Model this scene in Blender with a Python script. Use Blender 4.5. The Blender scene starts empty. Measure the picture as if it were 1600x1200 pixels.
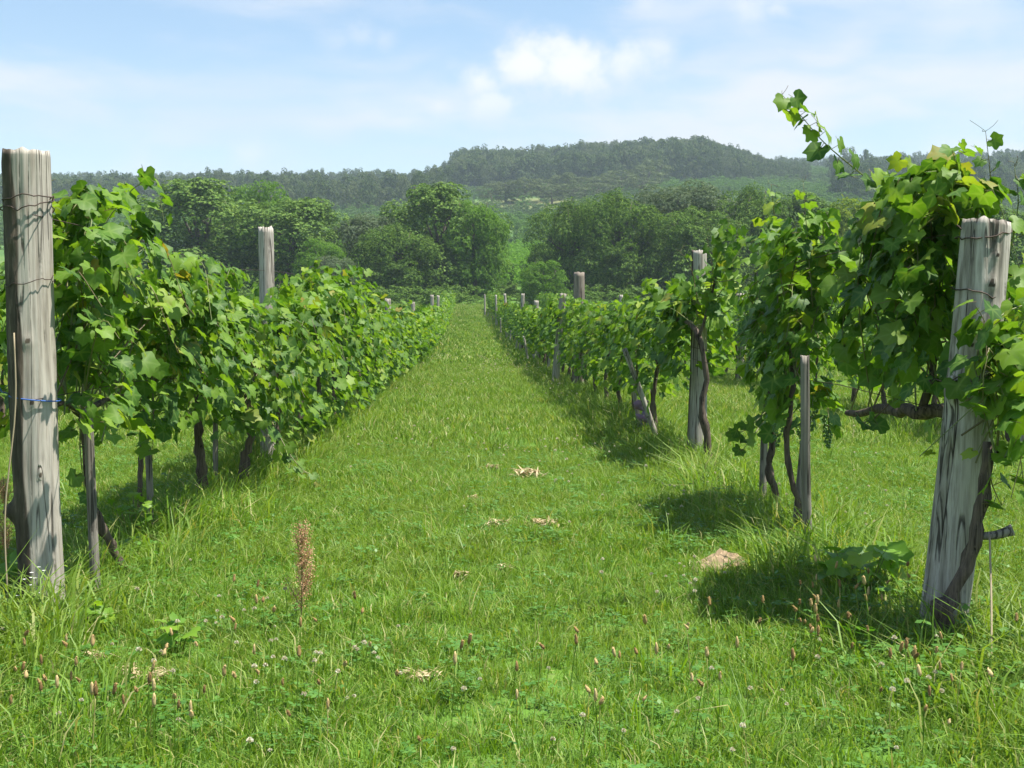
import bpy, math, random
import numpy as np
from mathutils import Matrix, Vector, Euler, noise as mnoise

R = math.radians
sc = bpy.context.scene
COL = sc.collection

# ------------------------------------------------------------------ camera
CAM_H = 1.30
FPX = 2000.0                       # focal length in pixels of the 1600 px wide photograph
cam_d = bpy.data.cameras.new('camera')
cam_d.sensor_width = 36.0
cam_d.lens = FPX / 1600.0 * 36.0
cam_d.clip_start = 0.05
cam_d.clip_end = 6000.0
cam = bpy.data.objects.new('camera', cam_d)
COL.objects.link(cam)
cam.location = (0, 0, CAM_H)
CAM_E = Euler((R(90 - 2.86), 0, R(-1.43)), 'XYZ')
cam.rotation_euler = CAM_E
sc.camera = cam
CAM_R = np.array(CAM_E.to_matrix())

# ------------------------------------------------------------------ light
SUN_EL, SUN_AZ = 67.5, 102.0       # azimuth measured clockwise from +Y (down the rows)
sd = Vector((math.sin(R(SUN_AZ)) * math.cos(R(SUN_EL)), math.cos(R(SUN_AZ)) * math.cos(R(SUN_EL)), math.sin(R(SUN_EL))))
sun_d = bpy.data.lights.new('sun', 'SUN')
sun_d.energy = 5.0
sun_d.angle = R(0.53)
sun_d.color = (1.0, 0.955, 0.88)
sun = bpy.data.objects.new('sun', sun_d)
sun.rotation_euler = sd.to_track_quat('Z', 'Y').to_euler()
COL.objects.link(sun)

sc.view_settings.view_transform = 'Standard'
sc.view_settings.look = 'None'
sc.view_settings.gamma = 1.0
sc.view_settings.use_curve_mapping = False
sc.view_settings.exposure = 1.1
sc.cycles.volume_bounces = 1
sc.cycles.max_bounces = 7
sc.cycles.diffuse_bounces = 3
sc.cycles.glossy_bounces = 2
sc.cycles.transmission_bounces = 4
sc.cycles.use_denoising = True
sc.cycles.caustics_reflective = False
sc.cycles.caustics_refractive = False


class NB:
    """small node-tree builder"""
    def __init__(s, tree):
        s.t = tree
        tree.nodes.clear()

    def n(s, typ, **kw):
        nd = s.t.nodes.new(typ)
        ins = kw.pop('ins', {})
        for k, v in kw.items():
            setattr(nd, k, v)
        for k, v in ins.items():
            s.set(nd.inputs[k], v)
        return nd

    def set(s, sock, v):
        if isinstance(v, bpy.types.NodeSocket):
            s.t.links.new(v, sock)
        elif isinstance(v, bpy.types.Node):
            s.t.links.new(v.outputs[0], sock)
        else:
            sock.default_value = v

    def math(s, op, a, b=0.0, c=None, clamp=False):
        nd = s.n('ShaderNodeMath', operation=op, use_clamp=clamp, ins={0: a, 1: b})
        if c is not None:
            s.set(nd.inputs[2], c)
        return nd.outputs[0]

    def vmath(s, op, a, b=None):
        nd = s.n('ShaderNodeVectorMath', operation=op, ins={0: a})
        if b is not None:
            s.set(nd.inputs[1], b)
        return nd.outputs['Value'] if op in ('DISTANCE', 'LENGTH', 'DOT_PRODUCT') else nd.outputs[0]

    def mix(s, f, a, b, blend='MIX'):
        nd = s.n('ShaderNodeMix', data_type='RGBA', blend_type=blend)
        s.set(nd.inputs[0], f)
        s.set(nd.inputs[6], a)
        s.set(nd.inputs[7], b)
        return nd.outputs[2]

    def ramp(s, f, stops, interp='LINEAR'):
        nd = s.n('ShaderNodeValToRGB', ins={0: f})
        cr = nd.color_ramp
        cr.interpolation = interp
        while len(cr.elements) < len(stops):
            cr.elements.new(0.5)
        for e, (p, c) in zip(cr.elements, stops):
            e.position = p
            e.color = (c[0], c[1], c[2], 1)
        return nd.outputs[0]

    def smooth(s, v, lo, hi, to0=0.0, to1=1.0):
        nd = s.n('ShaderNodeMapRange', interpolation_type='SMOOTHSTEP', ins={0: v, 1: lo, 2: hi, 3: to0, 4: to1})
        return nd.outputs[0]

    def noise(s, vec, scale, detail=4.0, rough=0.55, dist=0.0):
        return s.n('ShaderNodeTexNoise', ins={'Vector': vec, 'Scale': scale, 'Detail': detail, 'Roughness': rough, 'Distortion': dist}).outputs[0]


def px_dir(px, py):
    d = CAM_R @ np.array([(px - 800) / FPX, -(py - 600) / FPX, -1.0])
    return d


def px_point(px, py, D):
    """world point seen at a photograph pixel, at distance D down the rows"""
    d = px_dir(px, py)
    return np.array([0, 0, CAM_H]) + d * (D / d[1])


def px_ground(px, py, z=0.0):
    d = px_dir(px, py)
    return np.array([0, 0, CAM_H]) + d * ((z - CAM_H) / d[2])


# ------------------------------------------------------------------ sky
world = bpy.data.worlds.new('World')
sc.world = world
world.use_nodes = True
b = NB(world.node_tree)
sky = b.n('ShaderNodeTexSky', sky_type='NISHITA', sun_disc=False, sun_elevation=R(SUN_EL), sun_rotation=R(SUN_AZ),
          air_density=1.25, dust_density=0.7, ozone_density=2.0, altitude=150)
gen = b.n('ShaderNodeTexCoord').outputs['Generated']
# wide soft cloud layer: noise on the direction, stretched along the horizon
warp = b.n('ShaderNodeTexNoise', ins={'Vector': gen, 'Scale': 7.0, 'Detail': 3.0})
gw = b.vmath('ADD', gen, b.vmath('MULTIPLY', b.vmath('SUBTRACT', warp.outputs['Color'], (0.5, 0.5, 0.5)), (0.05, 0.05, 0.035)))
st = b.vmath('MULTIPLY', gw, (3.6, 3.6, 15.0))
lay = b.noise(b.vmath('ADD', st, (3.1, 0.4, 1.7)), 1.0, 6.0, 0.52)
lay_up = b.noise(b.vmath('ADD', st, (3.4, 0.2, 2.15)), 1.0, 3.0, 0.5)
sep = b.n('ShaderNodeSeparateXYZ', ins={0: gen})
zz = sep.outputs[2]
low = b.smooth(zz, 0.30, 0.10)
bank = b.smooth(b.vmath('DISTANCE', b.vmath('MULTIPLY', gw, (1, 1, 2.2)), tuple(px_dir(1380, 130) / np.linalg.norm(px_dir(1380, 130)) * np.array([1, 1, 2.2]))), 0.36, 0.05)
thr = b.math('ADD', b.math('MULTIPLY', low, 0.07), b.math('MULTIPLY', bank, 0.14))
cov = b.smooth(b.math('ADD', lay, thr), 0.50, 0.72)
# heaped clouds: clusters of soft round masses
fine = b.noise(b.vmath('MULTIPLY', gen, (1, 1, 1.15)), 26.0, 6.0, 0.58)
heaps = [(828, 112, 74, 1.0), (900, 120, 84, 1.0), (970, 108, 74, .85), (1030, 84, 52, .7), (752, 138, 56, .85), (775, 172, 46, .7),
         (560, 55, 40, .55), (600, 60, 30, .5), (525, 58, 34, .4), (1180, 30, 40, .6), (1215, 26, 26, .6), (230, 250, 44, .55), (395, 250, 36, .45),
         (685, 172, 34, .6), (1030, 8, 48, .6), (1065, 186, 52, .4), (1470, 120, 46, .35), (1500, 0, 90, .55), (805, 248, 40, .4),
         (630, 5, 46, .3)]
best = None
hi = None
for (px, py, rad, amp) in heaps:
    d = px_dir(px, py)
    d = d / np.linalg.norm(d)
    dist = b.vmath('DISTANCE', b.vmath('MULTIPLY', gw, (1, 1, 1.35)), tuple(d * np.array([1, 1, 1.35])))
    v = b.math('MULTIPLY_ADD', dist, -1.0 / (rad / FPX), 1.0)
    v = b.math('MULTIPLY_ADD', b.math('SUBTRACT', fine, 0.5), 2.2, v)
    v = b.math('MULTIPLY', b.smooth(v, -0.25, 0.95), amp * .92)
    best = v if best is None else b.math('MAXIMUM', best, v)
    # lit crowns: the upper part of each heap
    t = b.math('MULTIPLY', b.smooth(b.math('SUBTRACT', zz, float(d[2])), -rad / FPX * 0.8, rad / FPX * 0.5), v)
    hi = t if hi is None else b.math('MAXIMUM', hi, t)
base = b.mix(1.0, sky.outputs[0], (0.93, 1.0, 1.06, 1), 'MULTIPLY')
hz = b.smooth(zz, 0.24, 0.02)
CW = 6.3
base = b.mix(b.math('MULTIPLY_ADD', hz, 0.32, 0.06), base, (0.86 * CW, 0.93 * CW, 1.05 * CW, 1))
soft = b.mix(b.smooth(lay_up, 0.40, 0.62), (0.90 * CW, 0.90 * CW, 0.93 * CW, 1), (0.70 * CW, 0.80 * CW, 0.97 * CW, 1))
c1 = b.mix(b.math('MULTIPLY', cov, 0.82), base, soft)
heap_c = b.mix(b.smooth(hi, 0.1, 0.75), (0.78 * CW, 0.85 * CW, 0.98 * CW, 1), (1.02 * CW, 1.01 * CW, 1.0 * CW, 1))
c2 = b.mix(best, c1, heap_c)
bg = b.n('ShaderNodeBackground', ins={0: c2, 1: 0.076})
b.n('ShaderNodeOutputWorld', ins={0: bg})


# ================================================================== helpers
def link(o, parent=None):
    COL.objects.link(o)
    if parent is not None:
        o.parent = parent
    return o


def tag(o, label=None, cat=None, group=None, kind=None):
    if label: o['label'] = label
    if cat: o['category'] = cat
    if group: o['group'] = group
    if kind: o['kind'] = kind
    return o


def empty(name, loc, label=None, cat=None, group=None, rz=0.0):
    o = bpy.data.objects.new(name, None)
    o.location = tuple(float(v) for v in loc)
    o.rotation_euler = (0, 0, rz)
    o.empty_display_size = 0.1
    link(o)
    return tag(o, label, cat, group)


def tri_mesh(name, V, T, mats, mi=None, attrs=None, smooth=True):
    V = np.ascontiguousarray(V, dtype=np.float32)
    T = np.ascontiguousarray(T, dtype=np.int32)
    me = bpy.data.meshes.new(name)
    me.vertices.add(len(V))
    me.vertices.foreach_set('co', V.ravel())
    me.loops.add(T.size)
    me.loops.foreach_set('vertex_index', T.ravel())
    me.polygons.add(len(T))
    me.polygons.foreach_set('loop_start', np.arange(0, T.size, 3, dtype=np.int32))
    if mi is not None:
        me.polygons.foreach_set('material_index', np.ascontiguousarray(mi, dtype=np.int32))
    me.polygons.foreach_set('use_smooth', np.full(len(T), bool(smooth)))
    for m in mats:
        me.materials.append(m)
    for k, arr in (attrs or {}).items():
        a = me.attributes.new(k, 'FLOAT', 'POINT')
        a.data.foreach_set('value', np.ascontiguousarray(arr, dtype=np.float32))
    me.update(calc_edges=True)
    me.validate()
    return me


def obj(name, me, parent=None):
    return link(bpy.data.objects.new(name, me), parent)


class MB:
    """collects triangles"""
    def __init__(s):
        s.V, s.T, s.M, s.A, s.nv = [], [], [], [], 0

    def add(s, V, T, m=0, a=None):
        V = np.asarray(V, float).reshape(-1, 3)
        T = np.asarray(T, int).reshape(-1, 3)
        s.V.append(V); s.T.append(T + s.nv); s.M.append(np.full(len(T), m))
        s.A.append(np.zeros(len(V)) if a is None else np.asarray(a, float))
        s.nv += len(V)
        return s

    def mesh(s, name, mats, origin=(0, 0, 0), smooth=True):
        return tri_mesh(name, np.concatenate(s.V) - np.asarray(origin, float), np.concatenate(s.T), mats,
                        np.concatenate(s.M), {'mask': np.concatenate(s.A)}, smooth)


def unit(v):
    v = np.asarray(v, float)
    return v / (np.linalg.norm(v) + 1e-9)


def tube(pts, rad, sides=6, rough=0.0, rng=None, cap=True):
    pts = np.asarray(pts, float)
    n = len(pts)
    rad = np.broadcast_to(np.asarray(rad, float), (n,))
    tan = np.gradient(pts, axis=0)
    ref = np.array([0.31, 0.17, 0.93])
    if abs(unit(tan[0]) @ unit(ref)) > 0.9:
        ref = np.array([1.0, 0.1, 0.0])
    V = []
    u = None
    for i in range(n):
        t = unit(tan[i])
        if u is None:
            u = unit(np.cross(t, ref))
        else:
            u = unit(u - t * (u @ t))
        w = np.cross(t, u)
        for k in range(sides):
            a = 2 * math.pi * k / sides
            r = rad[i]
            if rough and rng is not None:
                r *= 1 + rough * (rng.random() - .5) * 2
            V.append(pts[i] + (u * math.cos(a) + w * math.sin(a)) * r)
    T = []
    for i in range(n - 1):
        for k in range(sides):
            a = i * sides + k; c = i * sides + (k + 1) % sides
            T += [(a, c, c + sides), (a, c + sides, a + sides)]
    if cap:
        for base, p, flip in ((0, pts[0], True), ((n - 1) * sides, pts[-1], False)):
            ci = len(V); V.append(p)
            for k in range(sides):
                q = (base + (k + 1) % sides, base + k) if flip else (base + k, base + (k + 1) % sides)
                T.append((q[0], q[1], ci))
    return np.array(V), np.array(T)


def smooth_path(ctrl, n):
    """Catmull-Rom through control points"""
    c = np.asarray(ctrl, float)
    c = np.vstack([2 * c[0] - c[1], c, 2 * c[-1] - c[-2]])
    out = []
    segs = len(c) - 3
    for i in range(n):
        t = i / (n - 1) * segs
        k = min(int(t), segs - 1)
        f = t - k
        p0, p1, p2, p3 = c[k:k + 4]
        out.append(0.5 * ((2 * p1) + (-p0 + p2) * f + (2 * p0 - 5 * p1 + 4 * p2 - p3) * f * f + (-p0 + 3 * p1 - 3 * p2 + p3) * f ** 3))
    return np.array(out)


def batch(V, T, mats):
    """copies of one small mesh under many 4x4 matrices -> joined arrays"""
    mats = np.asarray(mats)
    n = len(mats)
    W = np.einsum('nij,vj->nvi', mats[:, :3, :3], V) + mats[:, None, :3, 3]
    TT = T[None] + (np.arange(n) * len(V))[:, None, None]
    return W.reshape(-1, 3), TT.reshape(-1, 3)


def frame(pos, tip, nrm, s):
    y = unit(tip - nrm * (tip @ nrm))
    x = np.cross(y, nrm)
    m = np.eye(4)
    m[:3, 0] = x * s; m[:3, 1] = y * s; m[:3, 2] = nrm * s; m[:3, 3] = pos
    return m


# ================================================================== materials
def new_mat(name):
    m = bpy.data.materials.new(name)
    m.use_nodes = True
    return m, NB(m.node_tree)


def rnd_socket(b):
    return b.math('FRACT', b.math('ADD', b.n('ShaderNodeObjectInfo').outputs['Random'], b.n('ShaderNodeNewGeometry').outputs['Random Per Island']))


def foliage_mat(name, stops, trans=0.4, tcol=(1.5, 1.7, 0.5), rough=0.45, spec=0.4, vein=None, patch=None):
    m, b = new_mat(name)
    col = b.ramp(rnd_socket(b), stops)
    pos = b.n('ShaderNodeNewGeometry').outputs['Position']
    if patch:
        sc_, c_, f_ = patch
        col = b.mix(b.math('MULTIPLY', b.smooth(b.noise(pos, sc_, 3.0), 0.42, 0.68), f_), col, c_ + (1,))
    if vein:
        a = b.n('ShaderNodeAttribute', attribute_name='mask').outputs['Fac']
        col = b.mix(b.math('MULTIPLY', b.smooth(a, 0.5, 1.0), 0.45), col, vein + (1,))
        col = b.mix(b.math('MULTIPLY', b.smooth(b.noise(pos, 55.0, 2.0), 0.55, 0.75), 0.25), col, (0.16, 0.2, 0.05, 1))
    pr = b.n('ShaderNodeBsdfPrincipled', ins={'Base Color': col, 'Roughness': rough, 'Specular IOR Level': spec})
    tc = b.mix(1.0, col, tcol + (1,), 'MULTIPLY')
    tr = b.n('ShaderNodeBsdfTranslucent', ins={0: tc})
    b.n('ShaderNodeOutputMaterial', ins={0: b.n('ShaderNodeMixShader', ins={0: trans, 1: pr, 2: tr})})
    return m


LEAF = foliage_mat('vine_leaf', [(0.0, (.042, .105, .018)), (.25, (.070, .155, .018)), (.5, (.105, .205, .020)), (.72, (.15, .26, .024)),
                                 (.88, (.19, .30, .03)), (.978, (.25, .31, .035)), (.995, (.27, .27, .04)), (1.0, (.24, .15, .03))],
                   trans=.38, tcol=(1.6, 1.65, .55), rough=.55, spec=.28, vein=(.2, .3, .07), patch=(1.6, (.048, .115, .022), .55))
PETIOLE = foliage_mat('vine_petiole', [(0, (.16, .2, .05)), (1, (.2, .13, .06))], trans=.15)
SHOOT = foliage_mat('vine_shoot', [(0, (.15, .12, .05)), (.5, (.16, .2, .06)), (1, (.12, .07, .04))], trans=.05)
GRASS = foliage_mat('grass_blades', [(0, (.085, .18, .018)), (.35, (.13, .245, .024)), (.7, (.18, .305, .032)), (.86, (.25, .355, .06)), (.94, (.36, .37, .12)), (1, (.46, .40, .2))],
                    trans=.38, tcol=(1.45, 1.4, .5), rough=.5, spec=.3, patch=(0.55, (.19, .27, .040), .6))
PALE_GRASS = foliage_mat('pale_grass_blades', [(0, (.10, .19, .025)), (.4, (.155, .26, .035)), (.7, (.22, .32, .06)), (.86, (.34, .37, .12)), (1, (.50, .45, .24))],
                    trans=.36, tcol=(1.4, 1.35, .55), rough=.55, spec=.25, patch=(0.35, (.16, .27, .035), .7))
CLOVER_LEAF = foliage_mat('clover_leaf', [(0, (.055, .15, .02)), (.6, (.085, .20, .025)), (1, (.12, .25, .04))], trans=.3, rough=.5)
GRAPE = foliage_mat('grape', [(0, (.09, .2, .04)), (1, (.16, .27, .07))], trans=.12, rough=.3, spec=.5)
OAK = foliage_mat('broad_tree_leaf', [(0, (.048, .092, .020)), (.4, (.080, .155, .028)), (.75, (.13, .215, .036)), (1, (.19, .275, .055))], trans=.22, tcol=(1.5, 1.6, .6), rough=.75, spec=.12)
LOCUST = foliage_mat('feathery_tree_leaf', [(0, (.06, .13, .018)), (.5, (.10, .20, .026)), (1, (.17, .27, .04))], trans=.36, rough=.75, spec=.12)
WILLOW = foliage_mat('silvery_tree_leaf', [(0, (.075, .11, .055)), (.5, (.12, .165, .085)), (1, (.19, .23, .13))], trans=.25, tcol=(1.2, 1.3, .8), rough=.75, spec=.12)
YELLOWT = foliage_mat('yellowish_tree_leaf', [(0, (.06, .12, .015)), (.5, (.14, .21, .02)), (1, (.24, .28, .03))], trans=.35, rough=.75, spec=.12)
WOOD_FAR = foliage_mat('far_wood_leaf', [(0, (.032, .062, .018)), (.5, (.055, .095, .026)), (1, (.10, .135, .04))], trans=.2, tcol=(1.2, 1.3, .7), rough=.75, spec=.12)
PALE_FAR = foliage_mat('pale_far_leaf', [(0, (.07, .10, .04)), (1, (.13, .16, .065))], trans=.25, tcol=(1.2, 1.3, .7), rough=.75, spec=.12)
SHRUB = foliage_mat('hill_shrub_leaf', [(0, (.05, .115, .022)), (.5, (.09, .185, .035)), (1, (.15, .25, .05))], trans=.28, tcol=(1.2, 1.3, .6), patch=(.012, (.09, .125, .07), .8), rough=.75, spec=.12)
FIELDVINE = foliage_mat('field_vine_leaf', [(0, (.09, .20, .02)), (1, (.19, .33, .035))], trans=.38, rough=.75, spec=.12)
WEED = foliage_mat('weed_leaf', [(0, (.10, .22, .022)), (.6, (.16, .30, .03)), (1, (.24, .36, .035))], trans=.45, tcol=(1.7, 1.7, .5))


def plain_mat(name, col, rough=.8, var=.25, scale=40.0, metal=0.0, col2=None):
    m, b = new_mat(name)
    tc = b.n('ShaderNodeTexCoord').outputs['Object']
    c2 = col2 or tuple(v * (1 - var) for v in col)
    c = b.mix(b.noise(tc, scale, 4.0), col + (1,), c2 + (1,))
    pr = b.n('ShaderNodeBsdfPrincipled', ins={'Base Color': c, 'Roughness': rough, 'Metallic': metal})
    b.n('ShaderNodeOutputMaterial', ins={0: pr})
    return m


def wood_mat(name, pale, grey, dark, barkc=(.05, .04, .03), streak=16.0):
    m, b = new_mat(name)
    tc = b.n('ShaderNodeTexCoord').outputs['Object']
    mp = b.vmath('MULTIPLY', tc, (streak, streak, 1.1))
    n1 = b.noise(mp, 1.0, 6.0, .6, .25)
    n2 = b.noise(b.vmath('MULTIPLY', tc, (70, 70, 3.0)), 1.0, 4.0, .6)
    n3 = b.noise(tc, 5.0, 4.0)
    col = b.ramp(n1, [(.30, dark), (.43, grey), (.56, pale), (.66, grey), (.78, dark)])
    col = b.mix(b.smooth(n2, .45, .68, 0, .42), col, dark + (1,))
    col = b.mix(b.smooth(n3, .5, .75, 0, .4), col, tuple(v * .62 for v in grey) + (1,))
    a = b.n('ShaderNodeAttribute', attribute_name='mask').outputs['Fac']
    bn = b.noise(b.vmath('MULTIPLY', tc, (30, 30, 6)), 1.0, 5.0, .65)
    bark = b.ramp(bn, [(.3, tuple(v * .5 for v in barkc)), (.55, barkc), (.8, tuple(v * 2.6 for v in barkc))])
    am = b.math('ADD', a, b.math('MULTIPLY', b.math('SUBTRACT', n1, .5), .8))
    col = b.mix(b.smooth(am, .35, .65), col, bark)
    nc = b.noise(b.vmath('MULTIPLY', tc, (streak * 1.0, streak * 1.0, .55)), 1.0, 3.0, .5, .35)
    ck = b.smooth(b.math('ABSOLUTE', b.math('SUBTRACT', nc, .5)), .028, .004)
    ck = b.math('MULTIPLY', ck, b.smooth(n3, .38, .55))
    col = b.mix(b.math('MULTIPLY', ck, .85), col, tuple(v * .3 for v in dark) + (1,))
    bump = b.n('ShaderNodeBump', ins={'Strength': .55, 'Distance': .012, 'Height': b.math('SUBTRACT', b.math('ADD', b.math('MULTIPLY', n1, .6), b.math('MULTIPLY', n2, .4)), b.math('MULTIPLY', ck, .6))})
    pr = b.n('ShaderNodeBsdfPrincipled', ins={'Base Color': col, 'Roughness': .88, 'Specular IOR Level': .2, 'Normal': bump.outputs[0]})
    b.n('ShaderNodeOutputMaterial', ins={0: pr})
    return m


POST = wood_mat('weathered_post', (.43, .395, .335), (.32, .288, .24), (.13, .108, .08), barkc=(.085, .068, .05))
POST_SILVER = wood_mat('silvered_post', (.47, .43, .375), (.31, .28, .235), (.08, .063, .047), streak=15.0)
POST_BROWN = wood_mat('brown_post', (.30, .255, .205), (.22, .185, .15), (.085, .068, .052))
STAKE = wood_mat('weathered_stake', (.30, .27, .225), (.20, .18, .15), (.09, .078, .062), streak=28.0)
BARK = wood_mat('vine_bark', (.15, .115, .085), (.095, .072, .055), (.035, .026, .02), streak=34.0)
TREE_BARK = wood_mat('tree_bark', (.14, .115, .09), (.09, .075, .06), (.04, .033, .028), streak=6.0)
WIRE = plain_mat('rusty_wire', (.085, .06, .045), .7, .4, 60, .5)
TWINE = plain_mat('blue_twine', (.035, .12, .42), .7, .3, 120)
STRING = plain_mat('jute_string', (.36, .29, .18), .9, .3, 150)
STRAW = foliage_mat('dry_straw', [(0, (.30, .22, .11)), (.5, (.46, .36, .2)), (1, (.60, .50, .31))], trans=.2, tcol=(1.1, 1.05, .8), rough=.8)
SEEDHEAD = foliage_mat('plantain_head', [(0, (.17, .10, .035)), (.5, (.36, .23, .085)), (1, (.52, .40, .19))], trans=.1, rough=.9)
PETAL = foliage_mat('clover_flower', [(0, (.48, .38, .24)), (.5, (.70, .66, .48)), (1, (.82, .80, .68))], trans=.25, tcol=(1, 1, .9), rough=.8)
DAISY = foliage_mat('white_petal', [(0, (.75, .75, .7)), (1, (.85, .85, .82))], trans=.2, tcol=(1, 1, .9))
DOCK = foliage_mat('dock_seed', [(0, (.32, .17, .09)), (.5, (.48, .28, .15)), (1, (.58, .40, .23))], trans=.2, tcol=(1.2, .9, .6), rough=.85)
SOIL = plain_mat('sandy_soil', (.40, .29, .17), .95, .45, 24)
RAG = plain_mat('rag', (.16, .2, .42), .9, .6, 9, 0, (.36, .13, .08))


# ================================================================== terrain
KD = np.array([-80, 38, 55, 69, 90, 110, 130, 150, 250, 350, 450, 550, 620, 760, 900, 1250], float)
KZ = np.array([0, 0, .18, .55, 1.3, 2.1, 3.2, 5, 14.4, 27, 42, 57, 67, 86, 102, 80], float)
_gd = np.arange(-80, 1251, 1.0)
_gz = np.interp(_gd, KD, KZ)
for _ in range(3):
    _k = np.convolve(np.pad(_gz, 6, 'edge'), np.ones(13) / 13, 'valid')
    w_ = np.clip((_gd - 20) / 40, 0, 1)
    _gz = _gz * (1 - w_) + _k * w_
RX = (np.array([-300, 0, 200, 400, 600, 680, 725, 1000, 1130, 1250, 1380, 1600, 1900]) - 750) / FPX * 900
RR = np.array([.84, .84, .835, .85, .86, .88, .985, 1.05, 1.05, 1.03, 1.06, 1.09, 1.09])


def ground_z(x, y):
    x = np.asarray(x, float); y = np.asarray(y, float)
    z = np.interp(y, _gd, _gz)
    r = np.interp(x, RX, RR)
    w = np.clip((y - 220) / 420, 0, 1)
    w = w * w * (3 - 2 * w)
    z = z * (1 + (r - 1) * w)
    bump = 2.2 * np.sin(x * .021 + y * .013) * np.sin(y * .017 - x * .009 + 1.0)
    z = z + bump * np.clip((y - 260) / 300, 0, 1)
    return z + .025 * np.sin(x * 1.3 + .7) * np.sin(y * .9) * np.clip(1 - (y - 30) / 30, 0, 1)


def gz(x, y):
    return float(ground_z(x, y))


def row_dx(y):
    """the rows drift very slightly sideways far off"""
    return -0.75 * max(0.0, (y - 20) / 80.0) ** 1.4


ys = np.concatenate([np.arange(-60, 0, 6.0), np.arange(0, 30, .5), np.arange(30, 130, 2.0), np.arange(130, 400, 8.0), np.arange(400, 1251, 14.0)])
xs_core = np.concatenate([np.arange(-15, 15.1, .6)])
xs = np.concatenate([np.arange(-900, -100, 20.0), np.arange(-100, -15, 4.0), xs_core, np.arange(19, 100, 4.0), np.arange(100, 901, 20.0)])
GX, GY = np.meshgrid(xs, ys)
GV = np.stack([GX, GY, ground_z(GX, GY)], -1).reshape(-1, 3)
nx, ny = len(xs), len(ys)
ii = (np.arange(ny - 1)[:, None] * nx + np.arange(nx - 1)[None]).ravel()
GT = np.concatenate([np.stack([ii, ii + 1, ii + nx + 1], 1), np.stack([ii, ii + nx + 1, ii + nx], 1)])
gm, b = new_mat('grassy_ground')
pos = b.n('ShaderNodeNewGeometry').outputs['Position']
py_ = b.n('ShaderNodeSeparateXYZ', ins={0: pos}).outputs[1]
near = b.ramp(b.noise(pos, 6.0, 5.0), [(.3, (.055, .085, .022)), (.5, (.075, .155, .022)), (.65, (.10, .20, .03)), (.8, (.17, .17, .07))])
farc = b.ramp(b.noise(pos, .018, 5.0, .6), [(.35, (.05, .105, .028)), (.5, (.075, .145, .035)), (.62, (.12, .17, .045)), (.74, (.26, .23, .09))])
col = b.mix(b.smooth(py_, 120, 240), near, farc)
# the dry meadow under the round trees on the slope
meadow = px_point(822, 318, 452)
md = b.vmath('DISTANCE', b.vmath('MULTIPLY', pos, (1, .8, 0)), (float(meadow[0]), 452 * .8, 0))
col = b.mix(b.smooth(b.math('MULTIPLY_ADD', b.noise(pos, .05, 3.0), 30.0, md), 42.0, 26.0), col, (.15, .16, .06, 1))
bmp = b.n('ShaderNodeBump', ins={'Strength': .4, 'Distance': .03, 'Height': b.noise(pos, 30.0, 4.0)})
b.n('ShaderNodeOutputMaterial', ins={0: b.n('ShaderNodeBsdfPrincipled', ins={'Base Color': col, 'Roughness': .95, 'Specular IOR Level': .1, 'Normal': bmp.outputs[0]})})
tag(obj('ground', tri_mesh('ground', GV, GT, [gm])), kind='structure')


# ================================================================== geometry-nodes scatter for what nobody can count
def source_collection(name, meshes):
    c = bpy.data.collections.new(name)
    for i, me in enumerate(meshes):
        o = bpy.data.objects.new('%s_%02d' % (name, i), me)
        c.objects.link(o)
    return c


def scatter(name, pts, rot, scl, idx, coll, label=None, cat=None):
    me = bpy.data.meshes.new(name)
    n = len(pts)
    me.vertices.add(n)
    me.vertices.foreach_set('co', np.ascontiguousarray(pts, np.float32).ravel())
    a = me.attributes.new('rot', 'FLOAT_VECTOR', 'POINT'); a.data.foreach_set('vector', np.ascontiguousarray(rot, np.float32).ravel())
    a = me.attributes.new('scl', 'FLOAT_VECTOR', 'POINT'); a.data.foreach_set('vector', np.ascontiguousarray(scl, np.float32).ravel())
    a = me.attributes.new('idx', 'INT', 'POINT'); a.data.foreach_set('value', np.ascontiguousarray(idx, np.int32))
    o = obj(name, me)
    g = bpy.data.node_groups.new(name + '_nodes', 'GeometryNodeTree')
    g.interface.new_socket('Geometry', in_out='INPUT', socket_type='NodeSocketGeometry')
    g.interface.new_socket('Geometry', in_out='OUTPUT', socket_type='NodeSocketGeometry')
    N = g.nodes
    gi, go = N.new('NodeGroupInput'), N.new('NodeGroupOutput')
    ci = N.new('GeometryNodeCollectionInfo')
    ci.inputs['Collection'].default_value = coll
    ci.inputs['Separate Children'].default_value = True
    ci.inputs['Reset Children'].default_value = True
    ip = N.new('GeometryNodeInstanceOnPoints')
    ip.inputs['Pick Instance'].default_value = True

    def attr(nm, typ):
        q = N.new('GeometryNodeInputNamedAttribute'); q.data_type = typ
        q.inputs['Name'].default_value = nm
        return q.outputs['Attribute']
    L = g.links.new
    L(gi.outputs[0], ip.inputs['Points'])
    L(ci.outputs[0], ip.inputs['Instance'])
    L(attr('idx', 'INT'), ip.inputs['Instance Index'])
    L(attr('rot', 'FLOAT_VECTOR'), ip.inputs['Rotation'])
    L(attr('scl', 'FLOAT_VECTOR'), ip.inputs['Scale'])
    L(ip.outputs[0], go.inputs[0])
    md_ = o.modifiers.new('scatter', 'NODES')
    md_.node_group = g
    return tag(o, label, cat, None, 'stuff')


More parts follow.
